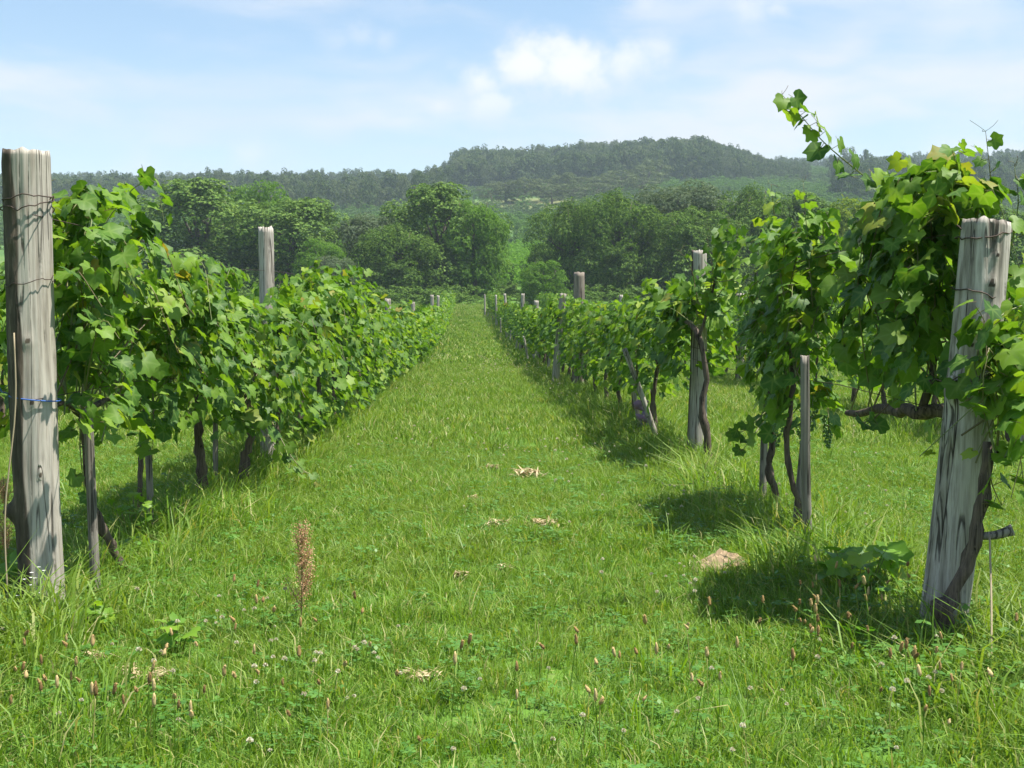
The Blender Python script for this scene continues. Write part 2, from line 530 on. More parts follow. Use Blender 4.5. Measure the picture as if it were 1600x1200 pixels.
# ================================================================== trees
def leaf_sprig(kind):
    """a few leaflets of a twig end, unit size"""
    V, T = [], []
    if kind == 'broad':
        specs = [(0, 0, .55), (1.9, .1, .5), (-2.0, .12, .48)]
        w = .27
    elif kind == 'feather':
        specs = [(.9, .25, .42), (-.9, .25, .42), (.8, .5, .4), (-.8, .5, .4), (0, .62, .45)]
        w = .15
    else:
        specs = [(.35, 0, .8), (-.5, .1, .7), (1.2, .05, .6)]
        w = .12
    for (ang, off, ln) in specs:
        d = np.array([math.sin(ang), math.cos(ang), 0]); s = np.array([d[1], -d[0], 0])
        p = np.array([0, off - .2, 0])
        k = len(V)
        V += [p, p + d * ln * .5 + s * w + [0, 0, .06], p + d * ln + [0, 0, -.08], p + d * ln * .5 - s * w + [0, 0, .06]]
        T += [(k, k + 1, k + 2), (k, k + 2, k + 3)]
    return np.array(V), np.array(T)


def crown_mesh(name, seed, mat, kind, n_lobes, n_leaf, leaf, shape=(1, 1, 1), open_=0.0):
    """unit crown (radius about 1, base at z=0, top at z=2): leaves on overlapping clumps"""
    rg = np.random.default_rng(seed)
    lobes = []
    for i in range(n_lobes):
        # lobes sit on a broad dome that stays wide almost to the ground
        z = rg.uniform(.22, 1.72)
        env = .76 if z < 1.0 else .76 * math.sqrt(max(.02, 1 - ((z - 1.0) / .80) ** 2))
        if z < .35: env *= .85
        rr = env * (rg.uniform(.8, 1.08) if rg.random() < .72 else rg.uniform(.1, .7))
        a = i * 2.39996 + rg.normal() * .3
        lobes.append((np.array([math.cos(a) * rr, math.sin(a) * rr, z]), rg.uniform(.19, .36)))
    mats = []
    V0, T0 = leaf_sprig(kind)
    tot = sum(l[1] ** 2 for l in lobes)
    for c, r in lobes:
        m = int(n_leaf * r * r / tot)
        for _ in range(m):
            d = rg.normal(size=3); d /= np.linalg.norm(d)
            if d[2] < -.35 and rg.random() < .6:
                d[2] *= -1
            nz = mnoise.noise(Vector((c + d * r) * 5.0) + Vector((seed, 0, 0)))
            if nz < -.22 + open_:
                continue
            rad = r * (1 - .40 * rg.random() ** 2.5) * (1 + .30 * nz)
            p = c + d * rad * np.array([1, 1, .85])
            nrm = unit(d * .9 + np.array([0, 0, .40]) + rg.normal(size=3) * .30)
            tip = d * .6 + np.array([0, 0, -.35]) + rg.normal(size=3) * .7
            mats.append(frame(p * np.array(shape), tip, nrm, leaf * rg.uniform(.7, 1.35)))
    V, T = batch(V0, T0, mats)
    lo, hi = np.percentile(V, .4, axis=0), np.percentile(V, 99.6, axis=0)
    V = (V - np.array([(lo[0] + hi[0]) / 2, (lo[1] + hi[1]) / 2, lo[2]])) * np.array([2 / (hi[0] - lo[0]), 2 / (hi[1] - lo[1]), 2 / (hi[2] - lo[2])])
    return tri_mesh(name, V, T, [mat], smooth=False)


def limb_mesh(name, seed, spread=.62, mat=None):
    """unit trunk with limbs: base at z=-0.35, limbs reaching into the crown (z up to about 1.7)"""
    rg = np.random.default_rng(seed)
    mb = MB()
    top = np.array([rg.normal() * .05, rg.normal() * .05, .95])
    path = smooth_path([(0, 0, -.4), (rg.normal() * .02, rg.normal() * .02, .1), (rg.normal() * .05, rg.normal() * .05, .5), top], 8)
    mb.add(*tube(path, np.linspace(.085, .04, 8), 8))
    for i in range(9):
        s = path[rg.integers(3, 8)]
        a = i * 2.4 + rg.random()
        e = np.array([math.cos(a) * spread * rg.uniform(.6, 1.1), math.sin(a) * spread * rg.uniform(.6, 1.1), rg.uniform(.7, 1.65)])
        mid = (s + e) / 2 + np.array([0, 0, -.06])
        p = smooth_path([s, mid, e], 6)
        mb.add(*tube(p, np.linspace(.032, .008, 6), 5))
        for j in range(2):
            q = p[3 + j]
            mb.add(*tube([q, q + rg.normal(size=3) * .16 + [0, 0, .12]], [.012, .004], 4))
    return mb.mesh(name, [mat or TREE_BARK])


CROWNS = {
    'oak': [crown_mesh('oak_crown_a', 11, OAK, 'broad', 70, 20000, .056), crown_mesh('oak_crown_b', 12, OAK, 'broad', 64, 20000, .056, (1, 1, 1), .03)],
    'locust': [crown_mesh('locust_crown', 21, LOCUST, 'feather', 54, 15000, .074, (1, 1, 1), .10)],
    'willow': [crown_mesh('willow_crown', 31, WILLOW, 'willow', 54, 14000, .068, (1, 1, 1), .04)],
    'mixed': [crown_mesh('mixed_crown', 41, OAK, 'willow', 66, 20000, .066, (1, 1, 1), .02)],
    'yellow': [crown_mesh('yellow_crown', 51, YELLOWT, 'feather', 44, 11000, .085, (1, 1, 1), .05)],
    'far': [crown_mesh('far_crown_a', 61, WOOD_FAR, 'broad', 20, 800, .15), crown_mesh('far_crown_b', 62, WOOD_FAR, 'broad', 16, 800, .15),
            crown_mesh('far_crown_c', 63, WOOD_FAR, 'broad', 18, 800, .14, (1, 1, 1), .05)],
    'pale': [crown_mesh('pale_crown', 71, PALE_FAR, 'broad', 26, 2200, .11, (1, 1, 1), .02)],
}
LIMBS = [limb_mesh('tree_limbs_a', 5), limb_mesh('tree_limbs_b', 6)]


def tree(px, top_y, width_px, D, kind, label, group=None, var=0, name='tree', base_gap=.06, sink=0.0):
    p = px_point(px, 300, D)
    x, y = p[0], D
    z0 = gz(x, y) - sink
    ztop = px_point(px, top_y, D)[2]
    h = ztop - z0
    rx = width_px / FPX * D * .5 * (1.12 if D < 200 else 1.3)
    t = empty(name, (x, y, z0 - .1), label, 'tree', group, rz=random.Random(int(px * 7 + D)).uniform(0, 6.28))
    crown_h = h * (1 - base_gap)
    c = obj('crown', CROWNS[kind][var % len(CROWNS[kind])], t)
    c.scale = (rx * .98, rx * .98, crown_h * .5 * .98)
    c.location = (0, 0, h * base_gap)
    l = obj('trunk', LIMBS[var % 2], t)
    l.scale = (rx * .9, rx * .9, crown_h * .5)
    l.location = (0, 0, max(h * base_gap, .4 * crown_h * .5 * .9))
    return t


# ---- trees closing the end of the rows
tree(318, 281, 205, 142, 'oak', 'broad dark green tree behind the vines, beside the second tall post of the blue-twined row', var=0)
tree(408, 283, 120, 158, 'locust', 'feathery tree whose tip rises between two broad dark trees', var=0)
tree(452, 306, 165, 138, 'oak', 'rounded green tree standing directly behind the second tall post of the blue-twined row', var=1)
tree(498, 372, 78, 126, 'locust', 'small light green feathery tree at the foot of the rounded tree', var=1)
tree(518, 398, 75, 122, 'willow', 'small silvery grey-green willow bush above the vine row', var=0, base_gap=.02)
tree(582, 334, 130, 140, 'willow', 'silvery olive tree next to the tallest tree by the path end', var=1, base_gap=.03)
tree(620, 350, 130, 134, 'mixed', 'olive green tree with drooping sprays, between the silvery tree and the tallest tree', var=0, base_gap=.02)
tree(690, 287, 172, 140, 'oak', 'tallest dark tree standing beside the end of the grass path', var=0, base_gap=.02)
tree(742, 312, 92, 136, 'locust', 'feathery dark tree leaning over the end of the grass path', var=0, base_gap=.02)
tree(890, 312, 120, 138, 'mixed', 'grey-green broad tree on the far side of the gap from the tallest tree', var=1, base_gap=.02)
tree(965, 298, 150, 136, 'mixed', 'wide grey-green tree rising above the row of the leaning posts', var=0, base_gap=.02)
tree(1065, 284, 165, 140, 'willow', 'pale grey-green tree top behind the post with the red leaves', var=0, base_gap=.02)
tree(1085, 325, 150, 132, 'mixed', 'dark grey-green tree under the pale grey-green tree top', var=1, base_gap=.02)
tree(1175, 290, 140, 137, 'mixed', 'grey-green tree behind the tall vine with the thin square stake', var=0, base_gap=.02)
tree(1268, 300, 130, 139, 'oak', 'dark tree mostly hidden behind the tall vine with the thin square stake', var=1, base_gap=.02)
tree(1352, 306, 120, 130, 'yellow', 'yellow-green tree seen between vine shoots', var=0, base_gap=.02)
tree(1440, 322, 130, 138, 'oak', 'dark green tree behind the arching vine shoot', var=0, base_gap=.02)
tree(1560, 318, 170, 136, 'oak', 'dark tree behind the top of the knotted leaning post', var=1, base_gap=.02)
tree(852, 405, 70, 120, 'locust', 'low bright green bush beside the end of the grass path', var=0, base_gap=.01, name='bush')
tree(118, 345, 170, 150, 'oak', 'dark tree behind the tall post with blue twine', var=1, base_gap=.02)

# ---- round trees on the slope below the wood
rg = np.random.default_rng(77)
slope = [(790, 288, 36, 455), (818, 285, 42, 450), (846, 287, 44, 458), (880, 277, 42, 465), (915, 282, 46, 470), (945, 279, 42, 480),
         (972, 273, 46, 490), (1005, 266, 44, 500), (1024, 256, 40, 520), (768, 292, 34, 450), (895, 294, 42, 445), (935, 292, 44, 450), (1000, 284, 44, 470), (862, 296, 36, 440)]
for i, (px, ty, wp, D) in enumerate(slope):
    tree(px, ty - 7, wp, D, 'pale', 'round-crowned tree on the dry slope below the dark wood', 'round trees on the slope below the wood', var=i, base_gap=.22)
for i, (px, ty, wp, D) in enumerate([(232, 267, 34, 840), (272, 266, 30, 850), (305, 272, 34, 840), (360, 271, 38, 845), (690, 271, 28, 800)]):
    tree(px, ty, wp, D, 'pale', 'pale round tree standing above the skyline of the low ridge', 'pale trees on the skyline of the ridge', var=i, base_gap=.1)


# ---- wood on the hills, shrubs on the slopes, the distant vineyard
def in_view(x, y, m=110):
    px = 750 + FPX * x / y
    return (px > -m) & (px < 1600 + m)


def make_wood(name, label, n, px0, px1, d0, d1, h0, h1, seed, edge=0.0, taper=0):
    rg = np.random.default_rng(seed)
    D = rg.uniform(d0, d1, n)
    px = rg.uniform(px0, px1, n)
    x = (px - 750) / FPX * D
    # keep only trees inside a ragged wood edge
    keep = np.array([mnoise.noise(Vector((xx * .012, dd * .012, seed))) > -.55 + edge for xx, dd in zip(x, D)])
    x, D = x[keep], D[keep]
    n = len(x)
    h = rg.uniform(h0, h1, n) * np.array([1 + .14 * mnoise.noise(Vector((xx * .02, dd * .02, seed + 7))) for xx, dd in zip(x, D)])
    if taper: h *= np.clip((px1 - (750 + FPX * x / D)) / taper, .35, 1)
    r = h * rg.uniform(.24, .36, n)
    pts = np.stack([x, D, ground_z(x, D) + h * .08], 1)
    rot = np.stack([rg.normal(size=n) * .08, rg.normal(size=n) * .08, rg.uniform(0, 6.28, n)], 1)
    scl = np.stack([r, r * rg.uniform(.7, 1.2, n), h * .46 * rg.uniform(.8, 1.15, n)], 1)
    return scatter(name, pts, rot, scl, np.minimum(rg.integers(0, 9, n) % 4 + (rg.random(n) < .1), 3) * (rg.random(n) < .8), WOODS, label, 'wood')


WOODS = source_collection('wood_tree', CROWNS['far'] + CROWNS['pale'])
make_wood('hill_wood', 'dense dark wood covering the top of the hill', 2700, 712, 1265, 565, 900, 11, 17, 3, 0.0, 170)
make_wood('ridge_wood', 'strip of dark wood along the low ridge', 1500, -120, 712, 740, 905, 9, 14, 4, .1)
make_wood('slope_wood', 'patchy darker wood on the slope under the ridge', 900, -120, 705, 440, 640, 8, 13, 9, .42)
make_wood('far_ridge_wood', 'thin line of trees on the ridge beyond the arching vine shoot', 420, 1215, 1720, 840, 905, 6, 11, 6, .25)
make_wood('dark_slope_wood', 'dark trees low on the hillside behind the arching vine shoot', 420, 1300, 1720, 420, 640, 8, 12, 16, .35)

rg = np.random.default_rng(5)
BUSH = [crown_mesh('shrub_a', 81, SHRUB, 'broad', 12, 420, .19), crown_mesh('shrub_b', 82, SHRUB, 'broad', 10, 420, .18), crown_mesh('shrub_c', 83, SHRUB, 'willow', 12, 420, .20)]
n = 15000
D = np.sqrt(rg.uniform(255 ** 2, 880 ** 2, n))
x = (rg.uniform(-130, 1730, n) - 750) / FPX * D
mead = np.hypot(x - meadow[0], (D - 452) * .8)
keep = (mead > 24) | (rg.random(n) < .25)
x, D = x[keep], D[keep]
n = len(x)
h = rg.uniform(1.6, 4.2, n)
scatter('hill_shrubs', np.stack([x, D, ground_z(x, D) - .3], 1), np.stack([np.zeros(n), np.zeros(n), rg.uniform(0, 6.28, n)], 1),
        np.stack([h * .75, h * .75, h * .5], 1), rg.integers(0, 3, n), source_collection('shrub', BUSH), 'green shrubs covering the hill slopes', 'shrubs')
FV = [crown_mesh('field_vine_a', 91, FIELDVINE, 'broad', 10, 380, .20), crown_mesh('field_vine_b', 92, FIELDVINE, 'broad', 12, 380, .20)]
P_ = []
for k, D in enumerate(np.arange(152, 262, 2.6)):
    for x in np.arange(-48, 75, 1.15):
        if rg.random() < .93:
            P_.append((x + rg.normal() * .15, D + rg.normal() * .12 + .06 * x))
P_ = np.array(P_)
n = len(P_)
h = rg.uniform(1.5, 2.1, n)
scatter('distant_vineyard', np.stack([P_[:, 0], P_[:, 1], ground_z(P_[:, 0], P_[:, 1]) + .1], 1), np.stack([np.zeros(n), np.zeros(n), rg.uniform(0, 6.28, n)], 1),
        np.stack([h * .5, h * .5, h * .5], 1), rg.integers(0, 2, n), source_collection('field_vine', FV), 'bright green vineyard on the slope beyond the path end', 'vineyard')
# low hedge closing the ground under the trees
P_ = np.stack([rg.uniform(-75, 95, 1500), rg.uniform(119, 150, 1500)], 1)
gap = (P_[:, 0] > -3.0) & (P_[:, 0] < 1.2) & (P_[:, 1] < 121)
P_ = P_[~gap]
n = len(P_)
h = rg.uniform(1.0, 2.6, n)
h[P_[:, 1] < 131] *= .75
h[(P_[:, 0] > -1) & (P_[:, 0] < 8.5)] *= .5
UB = [crown_mesh('undergrowth_a', 85, OAK, 'broad', 12, 700, .15), crown_mesh('undergrowth_b', 86, OAK, 'broad', 12, 700, .15)]
scatter('undergrowth', np.stack([P_[:, 0], P_[:, 1], ground_z(P_[:, 0], P_[:, 1]) - .2], 1), np.stack([np.zeros(n), np.zeros(n), rg.uniform(0, 6.28, n)], 1),
        np.stack([h * .7, h * .7, h * .5], 1), rg.integers(0, 2, n), source_collection('undergrowth_bush', UB), 'low undergrowth at the foot of the trees', 'undergrowth')


# ================================================================== posts
def post_mesh(name, base, top, r0, r1, seed, mat, sides=40, rings=60, cracks=5, knots=(), bark=None, ragged=.02, rough=.06, square=False, flare=0.0, sink=.12):
    """weathered post from base to top (world); split grain, knots and an uneven sawn top"""
    rg = np.random.default_rng(seed)
    base = np.asarray(base, float); top = np.asarray(top, float)
    ax = top - base
    H = np.linalg.norm(ax)
    az = ax / H
    u = unit(np.cross(az, [0, 1, 0])); w = np.cross(az, u)      # u about +/-x, w about y
    if u[0] < 0:
        u, w = -u, -w
    cr = [(rg.uniform(0, 6.28), rg.uniform(.05, .09), rg.uniform(.05, .14), rg.uniform(-.2, .6), rg.uniform(.5, 1.3), rg.uniform(-.25, .25)) for _ in range(cracks)]
    V, A = [], []
    wav = [(rg.uniform(0, 6.28), rg.uniform(.012, .022)) for _ in range(2)]
    for i in range(rings + 1):
        f = i / rings
        hgt = -sink + (H + sink) * f
        r = r0 + (r1 - r0) * f + flare * max(0, 1 - f * 4) ** 2
        ctr = base + az * hgt + u * (math.sin(f * 3.1 + wav[0][0]) * wav[0][1] * H * .5) + w * math.sin(f * 4 + wav[1][0]) * wav[1][1] * H * .3
        for k in range(sides):
            a = 2 * math.pi * k / sides
            ca, sa = math.cos(a), math.sin(a)
            n1 = mnoise.noise(Vector((ca * 1.3 + seed, sa * 1.3, hgt * .9)))
            n2 = mnoise.noise(Vector((ca * 6 + seed, sa * 6, hgt * 1.6)))
            rr = r * (1 + rough * 1.6 * n1 + rough * .9 * n2)
            if square:
                q = max(abs(ca), abs(sa))
                rr *= min(1 / q, 1.18) * .92
            dark = 0.0
            for (c0, cw, cd, f0, f1, slant) in cr:
                if f0 < f < f1:
                    da = (a - c0 - slant * f - .12 * mnoise.noise(Vector((hgt * 3, c0, 0))) + math.pi) % (2 * math.pi) - math.pi
                    q = max(0, 1 - abs(da) / cw)
                    e = min(1, (f - f0) * 8, (f1 - f) * 8)
                    rr -= r * cd * q * e
                    dark = max(dark, q * e * .9)
            for (ka, kf, ks, kh) in knots:
                da = (a - ka + math.pi) % (2 * math.pi) - math.pi
                dd = (da * r / ks) ** 2 + ((f - kf) * H / ks) ** 2
                if dd < 6:
                    rr += kh * math.exp(-dd)
                    if dd < .35: dark = max(dark, .85)
            if bark:
                b0, bw = bark
                da = (a - b0 + math.pi) % (2 * math.pi) - math.pi
                lim = bw + .35 * mnoise.noise(Vector((hgt * 2.2, seed, 1)))
                if abs(da) < lim:
                    q = min(1, (lim - abs(da)) * 4)
                    dark = max(dark, q * .8)
                    rr += r * .05 * q * (1 + mnoise.noise(Vector((ca * 9, sa * 9, hgt * 14))))
            dz = 0
            if i == rings:
                dz = ragged * mnoise.noise(Vector((ca * 3 + seed, sa * 3, 7)))
                rr *= .97
            V.append(ctr + (u * ca + w * sa) * rr + az * dz)
            A.append(dark)
    T = []
    for i in range(rings):
        for k in range(sides):
            p = i * sides + k; q = i * sides + (k + 1) % sides
            T += [(p, q, q + sides), (p, q + sides, p + sides)]
    # sawn top: inner rings, slightly hollowed and checked
    last = rings * sides
    prev = last
    ctr = np.mean(V[last:last + sides], axis=0)
    for s in (.66, .33):
        st_ = len(V)
        for k in range(sides):
            o_ = V[last + k]
            V.append(ctr + (o_ - ctr) * s + az * (ragged * .7 * mnoise.noise(Vector((k * .5, s * 9, seed))) - .004))
            A.append(.25 + .3 * rg.random())
        for k in range(sides):
            p = prev + k; q = prev + (k + 1) % sides; p2 = st_ + k; q2 = st_ + (k + 1) % sides
            T += [(p, q, q2), (p, q2, p2)]
        prev = st_
    ci = len(V); V.append(ctr - az * .004); A.append(.5)
    for k in range(sides):
        T.append((prev + k, prev + (k + 1) % sides, ci))
    me = tri_mesh(name, np.array(V) - base, np.array(T), [mat], None, {'mask': np.array(A)}, True)
    return me


def add_post(name, base, top, r0, r1, seed, mat, label, cat='post', group=None, **kw):
    t = empty(name, base, label, cat, group)
    obj('shaft', post_mesh('shaft', base, top, r0, r1, seed, mat, **kw), t)
    return t


def wire_loop(parent, base, center, r, turns, seed, rad=.0028, ax=(0, 0, 1), tail=None):
    rg = np.random.default_rng(seed)
    pts = []
    n = int(26 * turns)
    for i in range(n):
        a = i / 26 * 2 * math.pi
        pts.append(np.asarray(center) + np.array([math.cos(a) * r * (1 + .06 * rg.normal()), math.sin(a) * r * (1 + .06 * rg.normal()), .028 * math.sin(a * .7 + seed) + .006 * rg.normal()]))
    if tail is not None:
        pts += [np.asarray(p) for p in tail]
    V, T = tube(pts, rad, 5)
    mb = MB().add(V, T)
    return obj('wire', mb.mesh('wire', [WIRE], base), parent.children[0])


# tall post that carries the blue twine
bL1 = px_ground(68, 968); tL1 = px_point(42, 236, bL1[1])
p1 = add_post('vineyard_post', bL1, tL1, .092, .096, 3, POST, 'tallest thick grey post with dark bark edge, wire and blue twine', sides=96, rings=90, cracks=5,
              knots=((math.pi * 1.02, .28, .035, .06), (4.3, .82, .022, .012), (4.9, .62, .02, .010), (5.2, .36, .018, .008), (5.0, .50, .015, .006)), bark=(3.5, 1.25), ragged=.016, flare=.012)
wc = px_point(44, 318, bL1[1])
wire_loop(p1, bL1, wc, .103, 2.4, 4)
wire_loop(p1, bL1, px_point(46, 440, bL1[1]), .102, 1.1, 9, .002)
tw = empty('blue_twine', px_point(55, 622, bL1[1]), 'blue twine tied round the tallest thick grey post', 'twine')
pc = px_point(55, 622, bL1[1])
tpts = [pc + np.array([math.cos(a) * .104, math.sin(a) * .104, -.012 * math.cos(a)]) for a in np.linspace(math.pi * .9, math.pi * 2.9, 40)]
tpts += [pc + np.array([-.12, -.06, .03]), pc + np.array([-.16, -.05, .10]), pc + np.array([-.20, .0, .16])]
obj('cord', MB().add(*tube(tpts, .0032, 6)).mesh('cord', [TWINE], pc), tw)
gw0 = px_point(22, 520, bL1[1] - .12); gw1 = px_point(12, 935, bL1[1] - .25)
gwp = smooth_path([gw0, px_point(24, 640, bL1[1] - .15), px_point(8, 800, bL1[1] - .2), gw1], 14)
gwo = obj('dry_tendril', MB().add(*tube(gwp, .0035, 5)).mesh('dry_tendril', [STRING], gw1))
gwo.location = gw1
tag(gwo, 'thin dry tendril hanging beside the tallest thick grey post', 'tendril')

# second tall post of that row
b2 = np.array([-1.86, 11.2, 0.0]); t2 = px_point(415, 356, 11.2)
add_post('vineyard_post', b2, t2, .068, .066, 8, POST_SILVER, 'pale split post rising far above the vine leaves of the blue-twined row', sides=36, rings=50, cracks=7, ragged=.025)

# leaning knotted post of the other row
bR1 = px_ground(1468, 1000); tR1 = px_point(1541, 346, bR1[1] + .05)
p2 = add_post('vineyard_post', bR1, tR1, .098, .094, 17, POST_SILVER, 'knotted leaning silver-grey post with rusty wires and deep cracks', sides=96, rings=90, cracks=10,
              knots=((4.75, .86, .022, .012), (4.9, .92, .014, .008), (4.2, .72, .02, .012), (5.3, .80, .02, .01), (3.6, .62, .05, .03), (4.6, .55, .016, .006)), ragged=.014, rough=.07)
wire_loop(p2, bR1, px_point(1537, 362, bR1[1] + .05), .104, 1.6, 21, .003)
wire_loop(p2, bR1, px_point(1530, 462, bR1[1] + .04), .102, 1.3, 25, .003)
wire_loop(p2, bR1, px_point(1495, 585, bR1[1] + .03), .106, 1.1, 28, .0025)

# post behind the crooked trunk
bR2 = px_ground(1088, 722); tR2 = px_point(1092, 392, bR2[1])
p3 = add_post('vineyard_post', bR2, tR2, .088, .066, 23, POST, 'straight grey post with the crooked vine trunk leaning on it', sides=40, rings=60, cracks=4, bark=(math.pi * 1.05, .4), ragged=.03)
wire_loop(p3, bR2, px_point(1090, 545, bR2[1]), .084, 1.2, 31, .0025)

# slim stakes
def stake(pxb, pyb, pxt, pyt, r, seed, label, group=None, D=None, dtop=0.0, mat=None, square=False, name='stake', z=0.0):
    if D is None:
        base = px_ground(pxb, pyb)
    else:
        base = px_point(pxb, pyb, D)
        base[2] = gz(base[0], base[1])
    top = px_point(pxt, pyt, base[1] + dtop)
    return add_post(name, base, top, r, r * .92, seed, mat or STAKE, label, 'stake', group, sides=18 if not square else 24, rings=26, cracks=3, ragged=.012, rough=.07, square=square)


stake(152, 945, 135, 640, .024, 41, 'slim grey stake just behind the tallest thick grey post')
stake(237, 838, 230, 700, .022, 42, 'short dark stake in the grass under the hanging leaf fan')
stake(337, 768, 335, 640, .021, 43, 'thin stake between two vine trunks of the blue-twined row')
stake(1264, 868, 1257, 556, .026, 44, 'thin square stake standing clear in front of the tall vine', square=True)
stake(1244, 848, 1256, 690, .026, 45, 'leaning stake close behind the thin square stake')
stake(1191, 795, 1197, 640, .026, 46, 'pale stake beside the dark trunk of the tall vine')
stake(1031, 698, 975, 545, .030, 47, 'pale stake leaning over beside the vine with the rag at its foot', mat=POST)
stake(1004, 682, 985, 590, .028, 48, 'grey stake leaning the other way, with the rag round its foot', mat=POST)
rg_ = px_ground(1006, 684)
mbr = MB()
rgn = np.random.default_rng(4)
for k in range(5):
    pth = smooth_path([rg_ + rgn.normal(size=3) * [.06, .05, .02] + [0, -.04, .02 + .07 * k], rg_ + rgn.normal(size=3) * [.05, .03, .02] + [-.02, -.05, .07 + .07 * k], rg_ + rgn.normal(size=3) * [.05, .03, .02] + [.0, -.04, .14 + .06 * k]], 7)
    mbr.add(*tube(pth, [.012, .03, .04, .038, .04, .028, .01], 7, .3, rgn))
ro = obj('rag', mbr.mesh('rag', [RAG], rg_)); ro.location = rg_
tag(ro, 'crumpled blue and rusty rag at the foot of a leaning stake', 'rag')

# thick posts and leaning stakes farther on
def far_post(pxt, pyt, rowx, D, r, seed, label, group=None, mat=None, lean=0.0, pxb=None, name='vineyard_post'):
    base = np.array([rowx, D, gz(rowx, D)])
    if pxb is not None:
        base[0] = px_point(pxb, 600, D)[0]
    top = px_point(pxt, pyt, D + lean)
    return add_post(name, base, top, r, r * .9, seed, mat or POST, label, 'post', group, sides=22, rings=30, cracks=4, ragged=.03)


far_post(906, 426, 1.86, 24.5, .115, 51, 'thickest brown post rising above the vines of the leaning-post row', mat=POST_BROWN)
far_post(880, 459, 1.56, 25.6, .075, 52, 'grey post leaning out over the grass path', pxb=868)
RIGHT_FAR = 'posts far down the leaning-post row'
for k, (pt, py_t, pb, D, r) in enumerate([(838, 470, 834, 41, .085), (818, 459, 812, 49, .075), (789, 459, 792, 62, .07), (775, 461, 776, 78, .07), (757, 460, 758, 98, .07)]):
    far_post(pt, py_t, 0, D, r, 60 + k, 'small weathered post far down the leaning-post row', RIGHT_FAR, pxb=pb)
LEFT_FAR = 'posts far down the blue-twined row'
for k, (pt, py_t, pb, D, r) in enumerate([(607, 467, 607, 26, .07), (645, 472, 645, 36, .065), (675, 461, 676, 50, .075), (684, 462, 685, 60, .07)]):
    far_post(pt, py_t, 0, D, r, 70 + k, 'small weathered post standing just above the leaves far down the blue-twined row', LEFT_FAR, pxb=pb)
NEXT_ROW = 'posts of the row beyond the leaning-post row'
for k, (pt, py_t, pb, D, r) in enumerate([(1158, 459, 1157, 27, .10), (970, 461, 970, 50, .085), (1598, 456, 1598, 13, .07)]):
    far_post(pt, py_t, 0, D, r, 80 + k, 'post top of the next row seen past the vines of the leaning-post row', NEXT_ROW, pxb=pb)
LEAN = 'leaning stakes far down the leaning-post row'
rs = np.random.default_rng(8)
for k, (pb, pyb, pt, pyt, D) in enumerate([(826, 566, 818, 525, 38), (833, 568, 836, 530, 38.5), (842, 566, 838, 530, 39), (856, 576, 862, 535, 33), (806, 545, 810, 505, 49.5),
                                            (797, 530, 799, 500, 56), (783, 517, 782, 497, 68), (775, 512, 775, 495, 78), (770, 508, 770, 493, 86), (762, 503, 763, 488, 95)]):
    stake(pb, pyb, pt, pyt, .035, 90 + k, 'short pale stake under the leaves far down the leaning-post row', LEAN, D=D, mat=POST)


# ================================================================== grapevines
HALF = [(0, 1.0), (12, .90), (25, .73), (38, .84), (54, .97), (69, .86), (83, .72), (100, .80), (118, .86), (139, .76), (160, .62)]


def leaf_variant(seed, lod):
    rg = np.random.default_rng(seed)
    pol = [(a, r) for a, r in HALF] + [(180, .10)] + [(-a, r) for a, r in HALF[:0:-1]]     # 22 outline points
    n = len(pol)
    cup = rg.uniform(-.30, .10); fold = rg.uniform(.04, .22); tipd = rg.uniform(-.35, -.05); tw_ = rg.uniform(-.25, .25)
    V, A = [np.zeros(3)], [1.0]

    def P(a, r):
        x = math.sin(R(a)) * r; y = math.cos(R(a)) * r
        z = cup * (x * x + y * y) + fold * abs(x) + tipd * max(0, y) ** 2 + tw_ * x * y
        return np.array([x, y, z])
    js = rg.uniform(.90, 1.10, n)
    if lod == 0:
        mids = list(range(0, n, 2))
        for k in mids:
            a, r = pol[k]
            p = P(a, r * .52 * js[k]); p[2] += rg.normal() * .025
            V.append(p); A.append(.9 if abs(a) in (0, 54, 118) else .35)
        m0 = len(V)
        for k, (a, r) in enumerate(pol):
            p = P(a + rg.normal() * 2, r * js[k]); p[2] += rg.normal() * .04
            V.append(p); A.append(.75 if abs(a) in (0, 54, 118) else .0)
        T = []
        nm = len(mids)
        for q in range(nm):
            i0, i1 = 1 + q, 1 + (q + 1) % nm
            o0, o1, o2 = m0 + 2 * q, m0 + 2 * q + 1, m0 + (2 * q + 2) % n
            T += [(0, i1, i0), (i0, o1, o0), (i0, i1, o1), (i1, o2, o1)]
        mi = [0] * len(T)
        # leaf stalk
        s0 = len(V)
        e = np.array([rg.normal() * .1, -.75, -.25])
        for p, w in ((np.array([0, .02, -.005]), .016), (e, .02)):
            V += [p + [w, 0, 0], p + [-w * .5, 0, w], p + [-w * .5, 0, -w]]
            A += [0, 0, 0]
        for k in range(3):
            a_, c_ = s0 + k, s0 + (k + 1) % 3
            T += [(a_, c_, c_ + 3), (a_, c_ + 3, a_ + 3)]; mi += [1, 1]
        T = np.array(T)
        # upper face counter-clockwise
        return np.array(V), T, np.array(mi), np.array(A)
    ks = [0, 2, 4, 6, 8, 10, 11, 12, 14, 16, 18, 20]
    for k in ks:
        a, r = pol[k]
        V.append(P(a, r * js[k])); A.append(.6 if abs(a) in (0, 54, 118) else 0)
    m = len(ks)
    T = [(0, 1 + (q + 1) % m, 1 + q) for q in range(m)]
    return np.array(V), np.array(T), np.zeros(len(T)), np.array(A)


NV = 8
LV0 = [leaf_variant(100 + i, 0) for i in range(NV)]
LV1 = [leaf_variant(200 + i, 1) for i in range(NV)]
LEAF_ME0 = [tri_mesh('leaf', v, t, [LEAF, PETIOLE], mi, {'mask': a}) for v, t, mi, a in LV0]
LEAF_ME1 = [tri_mesh('leaf', v, t, [LEAF], mi, {'mask': a}) for v, t, mi, a in LV1]


